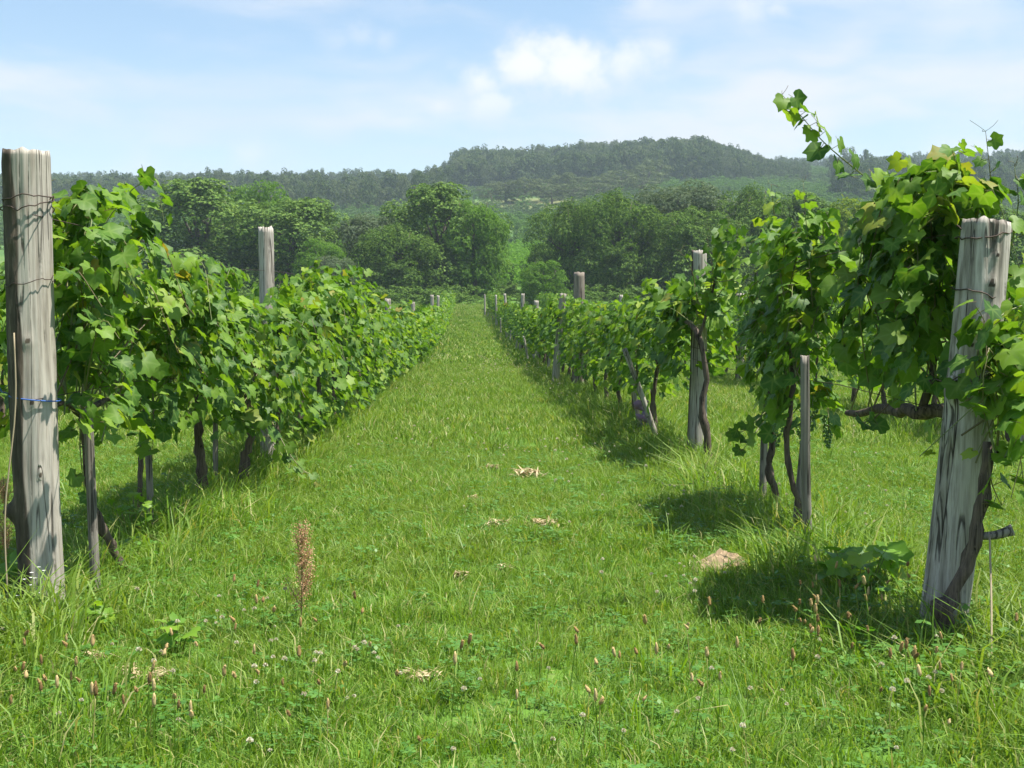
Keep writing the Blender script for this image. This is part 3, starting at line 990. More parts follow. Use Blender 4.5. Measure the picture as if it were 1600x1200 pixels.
def joined_leaves(leaves, lod, origin):
    """leaves: list of (variant, 4x4)"""
    LV = LV0 if lod == 0 else LV1
    Vs, Ts, Ms, As, nv = [], [], [], [], 0
    for k in range(NV):
        mm = [m for v, m in leaves if v == k]
        if not mm: continue
        v, t, mi, a = LV[k]
        W, TT = batch(v, t, mm)
        Vs.append(W); Ts.append(TT + nv); Ms.append(np.tile(mi, len(mm))); As.append(np.tile(a, len(mm))); nv += len(W)
    return tri_mesh('foliage', np.concatenate(Vs) - np.asarray(origin), np.concatenate(Ts), [LEAF, PETIOLE] if lod == 0 else [LEAF],
                    np.concatenate(Ms), {'mask': np.concatenate(As)})


def vine_geometry(seed, x0, y0, y1, zlo, zhi, xh, head, n_shoots, n_fill, size=.066, zfun=None, density_top=1.0):
    """shoots (tubes) and leaves of one vine. head: list of points on the old wood where shoots start"""
    rg = np.random.default_rng(seed)
    leaves, tubes = [], MB()
    head = np.asarray(head, float)

    def top_at(y):
        f = (y - y0) / (y1 - y0)
        t = zhi + .12 * math.sin(f * 5 + seed) + .10 * mnoise.noise(Vector((y * 2.3, seed, 0)))
        if zfun: t = zfun(y, t)
        return t

    def add_leaf(p, out, s, up=.65):
        nrm = unit(np.array([out[0] * .75, out[1] * .5, up]) + rg.normal(size=3) * .42)
        if nrm[2] < -.1: nrm[2] = abs(nrm[2])
        tip = np.array([out[0] * .5, out[1] * .5, -.75]) + rg.normal(size=3) * .45
        leaves.append((int(rg.integers(0, NV)), frame(p, tip, unit(nrm), s)))

    for i in range(n_shoots):
        s = head[rg.integers(0, len(head))] + rg.normal(size=3) * [.03, .06, .03]
        side = 1 if rg.random() < .5 else -1
        ty = rg.uniform(y0, y1)
        tz = rg.uniform(.55, 1.0) * (top_at(ty) - zlo) + zlo
        tx = x0 + side * xh * rg.uniform(.2, 1.0)
        tgt = np.array([tx, ty, tz])
        mid = (s + tgt) / 2 + np.array([0, 0, .12]) + rg.normal(size=3) * .07
        droop = tgt + np.array([side * rg.uniform(.05, .18), rg.normal() * .15, -rg.uniform(.05, .45)])
        if rg.random() < .35:
            droop = tgt + np.array([side * .05, rg.normal() * .1, rg.uniform(.0, .12)])
        ctrl = [s, mid, tgt, droop]
        L = sum(np.linalg.norm(np.asarray(ctrl[k + 1]) - ctrl[k]) for k in range(3))
        n = max(8, int(L / .065))
        path = smooth_path(ctrl, n)
        tubes.add(*tube(path[::2] if n > 12 else path, np.linspace(.0045, .0016, len(path[::2] if n > 12 else path)), 4, cap=False), 0)
        for k in range(2, n):
            if rg.random() < .12: continue
            t = k / n
            tang = unit(path[min(k + 1, n - 1)] - path[k - 1])
            sd_ = unit(np.cross(tang, [0, 0, 1])) * (1 if k % 2 else -1)
            out = unit(np.array([(path[k][0] - x0) * 2.5, 0, 0]) + sd_ * .5 + rg.normal(size=3) * .2)
            p = path[k] + sd_ * size * .8 + np.array([0, 0, size * .25])
            add_leaf(p, out, size * rg.uniform(.75, 1.35) * (1 - .55 * max(0, t - .65) / .35))
    for i in range(n_fill):
        y = rg.uniform(y0 - .05, y1 + .05)
        zt = top_at(y)
        f = rg.random() ** .9
        z = zlo + (zt - zlo) * f + rg.normal() * .03
        if mnoise.noise(Vector((y * 3.1, z * 3.1, seed * 1.7))) < -.12 and rg.random() < .85:
            continue
        prof = (.55 + .45 * math.sin(min(1, f * 1.25) * math.pi * .9 + .15)) * (1 + .35 * mnoise.noise(Vector((y * 2.7, z * 2.7, seed))))
        side = 1 if rg.random() < .5 else -1
        q = 1 - rg.random() ** 2 * .8
        x = x0 + side * xh * prof * q
        out = np.array([side * 1.0, rg.normal() * .4, 0])
        if f > .85: out[0] *= .4
        add_leaf(np.array([x, y, z]), out, size * rg.uniform(.7, 1.4))
    return leaves, tubes


ALL = []       # vines whose leaves are looked at one by one: dict(empty, leaves, lod)


def trunk_mesh(ctrl, r0, r1, seed, origin, arms=(), n=18):
    rg = np.random.default_rng(seed)
    mb = MB()
    p = smooth_path(ctrl, n)
    p[1:-1] += rg.normal(size=(n - 2, 3)) * r0 * .12
    mb.add(*tube(p, np.linspace(r0, r1, n) * (1 + .18 * rg.normal(size=n).clip(-1, 1)), 10, .16, rg))
    for arm, ra in arms:
        q = smooth_path(arm, 12)
        q[1:-1] += rg.normal(size=(10, 3)) * ra * .2
        mb.add(*tube(q, np.linspace(ra, ra * .5, 12), 8, .18, rg))
    return mb.mesh('trunk', [BARK], origin)


def near_vine(label, base, ctrl, r0, seed, x0, y0, y1, zlo, zhi, xh, n_shoots, n_fill, lod, arms=(), size=.066, zfun=None, extra=None, bunches=0, cat='grapevine', group=None):
    base = np.asarray(base, float)
    t = empty('grapevine', base, label, cat, group)
    obj('trunk', trunk_mesh(ctrl, r0, r0 * .6, seed, base, arms), t)
    heads = [np.asarray(ctrl[-1], float), np.asarray(ctrl[-2], float) * .3 + np.asarray(ctrl[-1], float) * .7]
    for arm, ra in arms:
        heads += list(smooth_path(arm, 6)[2:])
    leaves, tubes = vine_geometry(seed, x0, y0, y1, zlo, zhi, xh, heads, n_shoots, n_fill, size, zfun)
    for (path, s0, s1, every) in (extra or []):        # single shoots seen against the sky or hanging clear
        rg = np.random.default_rng(seed + 99)
        L = np.linalg.norm(np.diff(path, axis=0), axis=1).sum()
        n = max(6, int(L / every))
        pp = smooth_path(path, n)
        tubes.add(*tube(pp, np.linspace(.0048, .0012, n), 5), 0)
        for k in range(1, n - 1):
            f = k / n
            sd_ = unit(np.array([.5 * (1 if k % 2 else -1), -.3, .35 if k % 2 else -.35]) + rg.normal(size=3) * .25)
            p = pp[k] + sd_ * .06 * (1 - .5 * f)
            s = (s0 + (s1 - s0) * f) * rg.uniform(.8, 1.2)
            nrm = unit(np.array([.35, -.55, .6]) + rg.normal(size=3) * .45)
            leaves.append((int(rg.integers(0, NV)), frame(p, unit(sd_ + np.array([0, 0, -.8])), nrm, s)))
            tubes.add(*tube([pp[k], p], .0016, 4), 0)
        for q in range(3):                              # tendril ends
            a = pp[-1]; c = a + rg.normal(size=3) * [.025, .02, .02] + [0, 0, .02]
            tubes.add(*tube(smooth_path([a, (a + c) / 2 + rg.normal(size=3) * .006, c], 5), .0011, 4), 0)
    obj('shoots', tubes.mesh('shoots', [SHOOT], base), t)
    rg = np.random.default_rng(seed + 5)
    for k in range(bunches):
        c = np.array([x0 + rg.uniform(-.16, .16), rg.uniform(y0 + .2, y1 - .2), zlo + rg.uniform(.02, .16)])
        bm_, sm_ = bunch_mesh(seed + k, c, base)
        obj('stalk', sm_, obj('grape_bunch', bm_, t))
    ALL.append(dict(e=t, base=base, leaves=leaves, lod=lod))
    return t


def bunch_mesh(seed, c, origin):
    rg = np.random.default_rng(seed)
    ph = (1 + 5 ** .5) / 2
    iv = np.array([(-1, ph, 0), (1, ph, 0), (-1, -ph, 0), (1, -ph, 0), (0, -1, ph), (0, 1, ph), (0, -1, -ph), (0, 1, -ph), (ph, 0, -1), (ph, 0, 1), (-ph, 0, -1), (-ph, 0, 1)]) / math.hypot(1, ph)
    it = np.array([(0, 11, 5), (0, 5, 1), (0, 1, 7), (0, 7, 10), (0, 10, 11), (1, 5, 9), (5, 11, 4), (11, 10, 2), (10, 7, 6), (7, 1, 8), (3, 9, 4), (3, 4, 2), (3, 2, 6), (3, 6, 8), (3, 8, 9), (4, 9, 5), (2, 4, 11), (6, 2, 10), (8, 6, 7), (9, 8, 1)])
    mm = []
    for k in range(46):
        f = rg.random()
        a = rg.uniform(0, 6.28)
        r = .040 * (1 - f * .8) * rg.uniform(.5, 1)
        m = np.eye(4); m[:3, :3] *= .0085 * rg.uniform(.8, 1.1)
        m[:3, 3] = c + [math.cos(a) * r, math.sin(a) * r, .02 - f * .13]
        mm.append(m)
    V, T = batch(iv, it, mm)
    return MB().add(V, T).mesh('grape_bunch', [GRAPE], origin), MB().add(*tube([c + [0, 0, .1], c + [0, 0, -.05]], .002, 4), 0).mesh('stalk', [SHOOT], origin)


def G3(x, y, dz=0.0):
    return np.array([x, y, gz(x, y) + dz])


# ---- the row that starts at the blue-twined post
X_L = -1.86
bt = px_ground(203, 905)
c0 = [bt - [0, 0, .08], px_point(185, 870, bt[1] - .05), px_point(160, 825, bt[1] - .1), px_point(140, 760, bt[1] - .15), px_point(128, 650, bt[1] - .1)]
near_vine('grapevine with bent trunk close behind the tallest thick grey post', bt, c0, .026, 301, X_L, 5.65, 7.15, .72, 1.86, .34, 30, 420, 0,
          arms=[([c0[-1], c0[-1] + [0, .45, .06], c0[-1] + [.02, .95, .05]], .018), ([c0[-1], c0[-1] + [0, -.25, .08], c0[-1] + [0, -.5, .06]], .016)],
          size=.060, zfun=lambda y, t: t - max(0, 6.1 - y) * .35 - max(0, y - 6.55) * .55,
          extra=[([px_point(190, 480, 6.6), px_point(205, 380, 6.6), px_point(200, 300, 6.5)], .05, .03, .055),
                 ([px_point(130, 600, 6.0), px_point(125, 700, 5.95), px_point(140, 820, 6.0)], .06, .05, .09)])
bt = px_ground(240, 826)
near_vine('grapevine over the short dark stake, second from the tallest thick grey post', bt + [-.12, .1, 0], [bt + [-.12, .1, -.05], bt + [-.1, .1, .4], bt + [-.05, .05, .85]], .022, 302, X_L, 6.95, 8.35, .62, 1.52, .36, 26, 380, 0,
          arms=[([bt + [-.05, .05, .85], bt + [-.05, .4, .92], bt + [-.05, .75, .9]], .015)], size=.060,
          extra=[([px_point(235, 560, 7.3), px_point(240, 640, 7.25), px_point(238, 720, 7.25)], .07, .065, .07)])
bt = px_ground(317, 792)
near_vine('grapevine with thick pale trunk and young green shoot at its foot', bt, [bt - [0, 0, .06], px_point(316, 740, bt[1]), px_point(310, 690, bt[1]), px_point(312, 620, bt[1])], .042, 303, X_L, 8.15, 9.6, .52, 1.48, .38, 26, 370, 0,
          arms=[([px_point(312, 620, bt[1]), px_point(318, 590, bt[1] + .4), px_point(330, 580, bt[1] + .8)], .018)], size=.060,
          extra=[([px_point(310, 790, bt[1] - .06), px_point(306, 770, bt[1] - .08), px_point(302, 750, bt[1] - .08)], .03, .02, .035)])
bt = px_ground(377, 768)
near_vine('low spreading grapevine whose shoots reach down into the path grass', bt, [bt - [0, 0, .06], px_point(382, 720, bt[1]), px_point(392, 680, bt[1]), px_point(385, 620, bt[1])], .04, 304, X_L + .04, 9.3, 10.9, .42, 1.44, .44, 28, 420, 1,
          arms=[([px_point(385, 620, bt[1]), px_point(398, 590, bt[1] + .5), px_point(405, 580, bt[1] + .9)], .018)], size=.066,
          extra=[([px_point(420, 650, 10.0), px_point(460, 720, 9.8), px_point(505, 760, 9.7)], .06, .04, .07), ([px_point(400, 650, 10.1), px_point(440, 710, 9.9), px_point(470, 740, 9.8)], .06, .05, .07)])
lz = [(11.6, .22, 1.52, .44), (13.1, .18, 1.62, .44), (14.6, .16, 1.82, .46), (16.1, .15, 1.92, .46), (17.7, .15, 1.74, .46), (19.3, .15, 1.52, .46), (20.9, .15, 1.45, .46), (22.5, .15, 1.42, .46)]
lab_l = ['bushy grapevine just past the second tall post of the blue-twined row', 'grapevine with low skirt of leaves, second past the second tall post', 'grapevine rising towards the highest hump of the blue-twined row',
         'highest humped grapevine of the blue-twined row', 'grapevine on the falling side of the highest hump']
for i, (y, z0, z1, xh) in enumerate(lz):
    g = G3(X_L + row_dx(y), y)
    near_vine(lab_l[i] if i < 5 else 'leafy grapevine past the highest hump of the blue-twined row', g, [g - [0, 0, .06], g + [.03, .02, .45], g + [0, 0, .9]], .035, 310 + i, X_L + row_dx(y) + .03, y - .85, y + .85, z0, z1, xh, 22, 400, 1,
              arms=[([g + [0, 0, .9], g + [0, .4, .95], g + [0, .75, .93]], .016)], size=.068, group=None if i < 5 else 'leafy vines past the hump of the blue-twined row')

# ---- the row of the leaning post
X_R = 1.90
# crooked vine in front of the leaning post
bA = px_ground(1478, 1020)
DA = bA[1]
cA = [bA - [0, 0, .08], px_point(1472, 975, DA), px_point(1490, 925, DA), px_point(1512, 880, DA), px_point(1524, 820, DA), px_point(1540, 770, DA), px_point(1543, 690, DA + .02)]
vA = near_vine('crooked dark vine trunk climbing in front of the knotted leaning post', bA, cA, .034, 331, px_point(1600, 600, DA)[0], DA - .22, DA + .28, .72, 1.34, .20, 12, 80, 0, size=.065,
               extra=[([px_point(1545, 480, DA + .5), px_point(1540, 360, DA + .55), px_point(1548, 290, DA + .55), px_point(1540, 205, DA + .5)], .062, .032, .055),
                      ([px_point(1545, 700, DA), px_point(1548, 750, DA - .05), px_point(1565, 790, DA)], .06, .05, .07),
                      ([px_point(1555, 640, DA), px_point(1590, 700, DA - .05), px_point(1600, 760, DA - .05)], .065, .055, .08),
                      ([px_point(1560, 600, DA), px_point(1548, 540, DA - .12), px_point(1535, 600, DA - .14), px_point(1540, 660, DA - .12)], .065, .05, .08),
                      ([px_point(1560, 480, DA + .4), px_point(1590, 330, DA + .5), px_point(1585, 260, DA + .5)], .065, .04, .06)])
# sawn stump and side stub of that trunk
sb = bA + np.array([-.01, -.01, 0])
obj('sawn_stump', MB().add(*tube(smooth_path([sb - [0, 0, .05], px_point(1478, 985, DA), px_point(1466, 940, DA - .02)], 8), np.linspace(.045, .036, 8), 12, .12, np.random.default_rng(2))).mesh('sawn_stump', [BARK], bA), vA)
obj('side_stub', MB().add(*tube(smooth_path([px_point(1525, 838, DA), px_point(1555, 836, DA - .03), px_point(1583, 828, DA - .05)], 7), [.016, .015, .017, .016, .017, .020, .022], 10, .1, np.random.default_rng(3))).mesh('side_stub', [STAKE], bA), vA)
s0, s1 = px_point(1546, 842, DA - .03), px_ground(1549, 1068)
so = obj('hanging_string', MB().add(*tube(smooth_path([s0 + [0, 0, .02], (s0 + s1) / 2 + [.004, 0, 0], s1 - [0, 0, .02]], 12), .0042, 6)).mesh('hanging_string', [STRING], s1))
so.location = s1
tag(so, 'brown string hanging from the side stub of the crooked vine', 'string')

# big vine behind the leaning post
bB = px_ground(1478, 975)
aB = px_point(1440, 645, 5.7)
near_vine('big leafy vine behind the knotted leaning post with one long arching shoot', bB, [bB - [0, 0, .06], px_point(1488, 800, 5.75), px_point(1502, 680, 5.75), px_point(1480, 640, 5.72)], .04, 332, 1.93, 5.25, 6.15, 1.0, 1.90, .22, 28, 360, 0,
          arms=[([px_point(1480, 640, 5.72), aB, px_point(1385, 640, 6.1), px_point(1325, 645, 6.6)], .035), ([aB, px_point(1460, 560, 5.7), px_point(1440, 470, 5.9)], .022)], size=.065,
          zfun=lambda y, t: t - max(0, y - 5.75) * .9,
          extra=[([px_point(1450, 420, 5.8), px_point(1420, 330, 5.75), px_point(1350, 275, 5.7), px_point(1290, 225, 5.65), px_point(1255, 185, 5.6), px_point(1222, 148, 5.6)], .072, .05, .045),
                 ([px_point(1400, 480, 5.9), px_point(1390, 330, 5.85), px_point(1430, 260, 5.8), px_point(1470, 285, 5.8)], .065, .045, .06),
                 ([px_point(1400, 420, 6.0), px_point(1385, 330, 5.9), px_point(1400, 255, 5.85)], .062, .045, .06),
                 ([px_point(1400, 620, 5.9), px_point(1370, 650, 5.8), px_point(1350, 660, 5.8)], .07, .05, .06)])
bt = px_ground(1240, 850)
near_vine('tall vine behind the thin square stake, green grapes hanging underneath', bt, [bt - [0, 0, .06], px_point(1250, 800, bt[1]), px_point(1235, 745, bt[1]), px_point(1230, 680, bt[1]), px_point(1240, 600, bt[1])], .022, 333, 1.92, 7.2, 7.95, .60, 1.82, .23, 22, 300, 0,
          arms=[([px_point(1240, 600, bt[1]), px_point(1235, 560, bt[1] + .2), px_point(1225, 520, bt[1] + .4)], .015)], size=.062, bunches=6, zfun=lambda y, t: t - max(0, 7.35 - y) * 1.5,
          extra=[([px_point(1270, 480, 7.4), px_point(1262, 380, 7.4), px_point(1255, 285, 7.4)], .06, .035, .05)])
bt = px_ground(1206, 806)
near_vine('tall vine with dark trunk beside the pale stake, one spray held over grass', bt, [bt - [0, 0, .06], px_point(1212, 780, bt[1]), px_point(1202, 730, bt[1]), px_point(1207, 690, bt[1]), px_point(1205, 600, bt[1])], .03, 334, 1.98, 7.9, 8.75, .62, 1.92, .20, 20, 270, 0,
          arms=[([px_point(1205, 600, bt[1]), px_point(1207, 540, bt[1] + .1), px_point(1205, 480, bt[1] + .2)], .016)], size=.060, bunches=3,
          extra=[([px_point(1200, 640, 8.2), px_point(1165, 672, 8.0), px_point(1135, 680, 7.95)], .062, .06, .055), ([px_point(1200, 650, 8.2), px_point(1170, 690, 8.0), px_point(1160, 705, 7.95)], .06, .05, .06),
                 ([px_point(1220, 420, 8.5), px_point(1210, 340, 8.5), px_point(1205, 288, 8.4)], .06, .035, .055)])
bt = px_ground(1108, 736)
cD = [bt - [0, 0, .06], px_point(1106, 690, bt[1]), px_point(1096, 640, bt[1]), px_point(1104, 590, bt[1]), px_point(1092, 530, bt[1]), px_point(1080, 505, bt[1] + .1)]
near_vine('vine with crooked trunk against the straight grey post, a few red leaves on top', bt, cD, .034, 335, 1.93, 11.2, 12.7, .80, 1.52, .32, 20, 280, 1,
          arms=[([cD[-1], px_point(1060, 500, bt[1] + .6), px_point(1040, 500, bt[1] + 1.2)], .022), ([cD[-2], px_point(1110, 470, bt[1] - .1), px_point(1120, 420, bt[1] - .2)], .015)], size=.068,
          extra=[([px_point(1100, 470, 10.9), px_point(1125, 420, 10.7), px_point(1140, 340, 10.5)], .07, .055, .04), ([px_point(1110, 480, 10.9), px_point(1140, 430, 10.6), px_point(1155, 350, 10.5)], .07, .06, .04), ([px_point(1105, 470, 10.9), px_point(1122, 400, 10.65), px_point(1128, 350, 10.6)], .07, .06, .04), ([px_point(1115, 500, 10.9), px_point(1150, 470, 10.6), px_point(1145, 400, 10.5)], .07, .06, .04),
                 ([px_point(1110, 500, 10.9), px_point(1115, 440, 10.8), px_point(1105, 370, 10.7)], .07, .05, .06), ([px_point(1090, 470, 10.9), px_point(1080, 420, 10.8), px_point(1062, 392, 10.8)], .04, .02, .05)])
rz_ = [(13.6, .48, 1.62, .36, 'vine leaning over the stake with the rag at its foot'), (15.3, .42, 1.50, .36, 'low thick vine next past the rag-wrapped stake'), (17.0, .40, 1.48, .36, 'second low thick vine past the rag-wrapped stake'),
       (18.8, .40, 1.50, .36, 'third low thick vine past the rag-wrapped stake'), (20.6, .38, 1.48, .38, None), (22.4, .36, 1.46, .38, None)]
for i, (y, z0, z1, xh, lb) in enumerate(rz_):
    x = X_R + row_dx(y)
    g = G3(x, y)
    near_vine(lb or 'leafy grapevine just before the thickest brown post', g, [g - [0, 0, .06], g + [-.05, .05, .4], g + [0, 0, .85]], .035, 340 + i, x, y - .9, y + .9, z0, z1, xh, 22, 330, 1,
              arms=[([g + [0, 0, .85], g + [0, .4, .9], g + [0, .75, .88]], .016)], size=.065, group=None if lb else 'vines before the thickest brown post')

# ---- which leaves can be picked out one by one: those not covered by other leaves
CELL = 5.0
zb = {}
cand = []
inv = CAM_R.T
for vi, d in enumerate(ALL):
    for li, (v, m) in enumerate(d['leaves']):
        c = m[:3, 3] + m[:3, 1] * .3
        q = inv @ (c - np.array([0, 0, CAM_H]))
        dep = -q[2]
        px = 800 + FPX * q[0] / dep; py = 600 - FPX * q[1] / dep
        s = np.linalg.norm(m[:3, 0])
        rad = s * FPX / dep * .8
        if px < -30 or px > 1630: continue
        fx = abs(unit(m[:3, 2]) @ unit(c - np.array([0, 0, CAM_H])))
        r = max(1, int(rad * (.35 + .55 * fx) / CELL))
        cx, cy = int(px // CELL), int(py // CELL)
        cand.append((vi, li, dep))
        for a in range(cx - r, cx + r + 1):
            for e in range(cy - r, cy + r + 1):
                if (a - cx) ** 2 + (e - cy) ** 2 <= r * r + 1:
                    cur = zb.get((a, e))
                    if cur is None or dep < cur[0]:
                        zb[(a, e)] = (dep, vi, li)
wins = {}
for dep, vi, li in zb.values():
    wins[(vi, li)] = wins.get((vi, li), 0) + 1
for vi, d in enumerate(ALL):
    got = sorted([(w, li) for (v, li), w in wins.items() if v == vi and w >= 4], reverse=True)
    got = set(li for w, li in got[:230])
    rest = []
    meshes = LEAF_ME0 if d['lod'] == 0 else LEAF_ME1
    base = d['base']
    for li, (v, m) in enumerate(d['leaves']):
        if li in got:
            o = bpy.data.objects.new('leaf', meshes[v])
            COL.objects.link(o)
            o.parent = d['e']
            mm = m.copy(); mm[:3, 3] -= base
            o.matrix_local = Matrix(mm.tolist())
        else:
            rest.append((v, m))
    if rest:
        tag(obj('foliage', joined_leaves(rest, d['lod'], base), d['e']), kind='stuff')

# ---- vines farther down and in the neighbouring rows: a few shaped vines, copied
VAR = []
for k in range(6):
    h = [np.array([0, 0, .85]), np.array([0, .4, .9]), np.array([0, -.4, .9])]
    lv, tb = vine_geometry(400 + k, 0, -.85, .85, .42, 1.55, .36, h, 16, 250, .078)
    me = joined_leaves(lv, 1, (0, 0, 0))
    tr_ = trunk_mesh([(0, 0, -.1), (.05 * (-1) ** k, .03, .35), (0, 0, .85)], .036, .022, 420 + k, (0, 0, 0), [([(0, 0, .85), (0, .4, .9), (0, .75, .9)], .016)])
    VAR.append((me, tr_))


def vine_copy(x, y, k, sx, sz, label, group, flip, zoff=0.0):
    t = empty('grapevine', (x, y, gz(x, y) + zoff), label, 'grapevine', group, rz=math.pi if flip else 0.0)
    f = obj('foliage', VAR[k][0], t)
    f.scale = (sx, 1.0, sz); tag(f, kind='stuff')
    g = obj('trunk', VAR[k][1], t)
    g.scale = (1, 1, sz)


rv = np.random.default_rng(12)
y = 24.1
while y < 112:
    vine_copy(X_L + row_dx(y) + rv.normal() * .05, y, int(rv.integers(0, 6)), rv.uniform(1.15, 1.4), rv.uniform(1.02, 1.16), 'grapevine far down the row that starts at the blue-twined post', 'vines far down the blue-twined row', rv.random() < .5, -.22)
    y += rv.uniform(1.35, 1.6)
y = 24.2
while y < 112:
    vine_copy(X_R + row_dx(y) + rv.normal() * .06, y, int(rv.integers(0, 6)), rv.uniform(.9, 1.2), rv.uniform(.85, 1.08), 'grapevine far down the row that starts at the knotted leaning post', 'vines far down the leaning-post row', rv.random() < .5)
    y += rv.uniform(1.4, 1.8)
y = 13.0
while y < 100:
    vine_copy(5.55 + row_dx(y) + rv.normal() * .06, y, int(rv.integers(0, 6)), rv.uniform(.95, 1.25), rv.uniform(.95, 1.15), 'grapevine of the next row, beyond the leaning-post row', 'vines of the row beyond the leaning-post row', rv.random() < .5)
    y += rv.uniform(1.4, 1.8)
y = 12.0
while y < 60:
    vine_copy(-5.55 + row_dx(y) + rv.normal() * .06, y, int(rv.integers(0, 6)), rv.uniform(.95, 1.25), rv.uniform(.95, 1.15), 'grapevine of the next row, beyond the blue-twined row', 'vines of the row beyond the blue-twined row', rv.random() < .5)
    y += rv.uniform(1.4, 1.8)

# ---- trellis wires, strung along the posts
for (xw, za, zb_, y_a, y_b, lb) in [(-1.86, 1.72, 1.72, 5.4, 60, 'upper trellis wire along the blue-twined row'), (-1.86, .95, .95, 5.4, 60, 'lower trellis wire along the blue-twined row'),
                                    (1.93, 1.66, 1.60, 5.3, 60, 'upper trellis wire along the leaning-post row'), (1.93, .93, .95, 5.3, 60, 'lower trellis wire along the leaning-post row')]:
    pts = []
    for yy in np.arange(y_a, y_b, 1.5):
        xx = xw + row_dx(yy)
        pts.append((xx, yy, gz(xx, yy) + za + (zb_ - za) * min(1, (yy - y_a) / 8) + .02 * math.sin(yy * 1.1)))
    wo = obj('trellis_wire', MB().add(*tube(pts, .0022, 5)).mesh('trellis_wire', [WIRE], pts[0])); wo.location = pts[0]
    tag(wo, lb, 'wire')


# ================================================================== grass
def tuft(seed, n, rad, h0, h1, w, mat, lean=.5):
    rg = np.random.default_rng(seed)
    V, T = [], []
    for i in range(n):
        a = rg.uniform(0, 6.28); r = rad * math.sqrt(rg.random())
        p = np.array([math.cos(a) * r, math.sin(a) * r, -.01])
        h = rg.uniform(h0, h1)
        la = a + rg.normal() * 1.0
        ld = np.array([math.cos(la), math.sin(la), 0]) * h * lean * rg.uniform(.2, 1.3)
        fa = rg.uniform(0, 6.28)
        s = np.array([math.cos(fa), math.sin(fa), 0]) * w * rg.uniform(.6, 1.2)
        k = len(V)
        q1 = p + ld * .28 + [0, 0, h * .55]
        q2 = p + ld * 1.0 + [0, 0, h * (.95 - .35 * rg.random() * lean)]
        V += [p - s * .5, p + s * .5, q1 - s * .45, q1 + s * .45, q2]
        T += [(k, k + 1, k + 3), (k, k + 3, k + 2), (k + 2, k + 3, k + 4)]
    return tri_mesh('tuft', np.array(V), np.array(T), [mat], smooth=True)


def clover_patch(seed):
    rg = np.random.default_rng(seed)
    V, T = [], []
    for i in range(14):
        c = np.array([rg.normal() * .05, rg.normal() * .05, rg.uniform(.02, .07)])
        a0 = rg.uniform(0, 6.28)
        for j in range(3):
            a = a0 + j * 2.094
            d = np.array([math.cos(a), math.sin(a), rg.normal() * .2]); s = np.array([-d[1], d[0], 0])
            k = len(V); r = .013
            V += [c, c + d * r * .7 + s * r * .55, c + d * r * 1.3, c + d * r * .7 - s * r * .55]
            T += [(k, k + 1, k + 2), (k, k + 2, k + 3)]
    return tri_mesh('clover', np.array(V), np.array(T), [CLOVER_LEAF])


NEAR_T = [tuft(500 + k, 44, .08, .03, .10, .0040, GRASS, .95) for k in range(9)] + [clover_patch(510)]
MID_T = [tuft(520 + k, 34, .17, .04, .115, .009, PALE_GRASS if k % 5 > 1 else GRASS, .75) for k in range(5)]
FAR_T = [tuft(530 + k, 28, .42, .05, .13, .028, PALE_GRASS, .7) for k in range(4)]
TALL_T = [tuft(540 + k, 24, .08, .08, .21, .0048, GRASS, 1.0) for k in range(4)]


def grass_zone(name, label, y0, y1, dens, meshes, seed, size, half=.46, extra=1.0, tall=False):
    rg = np.random.default_rng(seed)
    area = half * (y1 * y1 - y0 * y0) + 2 * extra * (y1 - y0)
    n = int(area * dens)
    y = np.sqrt(rg.uniform(y0 * y0, y1 * y1, n))
    x = rg.uniform(-1, 1, n) * (half * y + extra) + .025 * y
    if tall:
        dx = np.minimum(abs(x + 1.9), abs(x - 1.92))
        k = rg.random(n) < np.exp(-(dx / .42) ** 2) * .9 + .03
        x, y = x[k], y[k]; n = len(x)
    row = np.minimum(abs(x + 1.9), abs(x - 1.92))
    pn = np.array([mnoise.noise(Vector((a * .9, c * .9, seed))) for a, c in zip(x, y)])
    s = size * rg.uniform(.7, 1.35, n) * (1 + .35 * pn) * (1 + .5 * np.exp(-(row / .5) ** 2))
    pts = np.stack([x, y, ground_z(x, y)], 1)
    rot = np.stack([rg.normal(size=n) * .12, rg.normal(size=n) * .12, rg.uniform(0, 6.28, n)], 1)
    idx = rg.integers(0, len(meshes), n)
    return scatter(name, pts, rot, np.stack([s, s, s * rg.uniform(.8, 1.2, n)], 1), idx, source_collection(name + '_tuft', meshes), label, 'grass')


grass_zone('path_grass', 'short green grass and clover on the path and between the vine rows', 2.6, 13, 260, NEAR_T, 1, 1.0)
grass_zone('middle_grass', 'short green grass farther along the path', 12.5, 36, 62, MID_T, 2, 1.0)
grass_zone('far_grass', 'pale green grass near the far end of the path', 35, 122, 9, FAR_T, 3, 1.0, half=.30)
grass_zone('row_grass', 'taller grass growing under the vine rows', 3.2, 22, 90, TALL_T, 4, 1.0, tall=True)


# ================================================================== small plants in the grass
def head_mesh(seed, hstem, hl, hr):
    """plantain stalk: thin stem, brown bristly head"""
    rg = np.random.default_rng(seed)
    top = np.array([rg.normal() * .02, rg.normal() * .02, hstem])
    st_ = MB().add(*tube(smooth_path([(0, 0, -.02), top * .5 + [rg.normal() * .01, 0, 0], top], 6), .0013, 4)).mesh('stem', [GRASS])
    mb = MB()
    d = unit(np.array([rg.normal() * .25, rg.normal() * .25, 1]))
    p = [top + d * hl * f for f in np.linspace(0, 1, 6)]
    mb.add(*tube(p, np.array([.55, 1, 1.05, .95, .75, .3]) * hr, 7, .25, rg))
    for k in range(16):
        a = rg.uniform(0, 6.28); f = rg.random()
        q = top + d * hl * f
        o = np.array([math.cos(a), math.sin(a), rg.normal() * .3]) * hr * 1.7
        s = np.array([-o[1], o[0], 0]) * .2
        mb.add([q + s, q - s, q + o], [(0, 1, 2)])
    return st_, mb.mesh('seed_head', [SEEDHEAD])


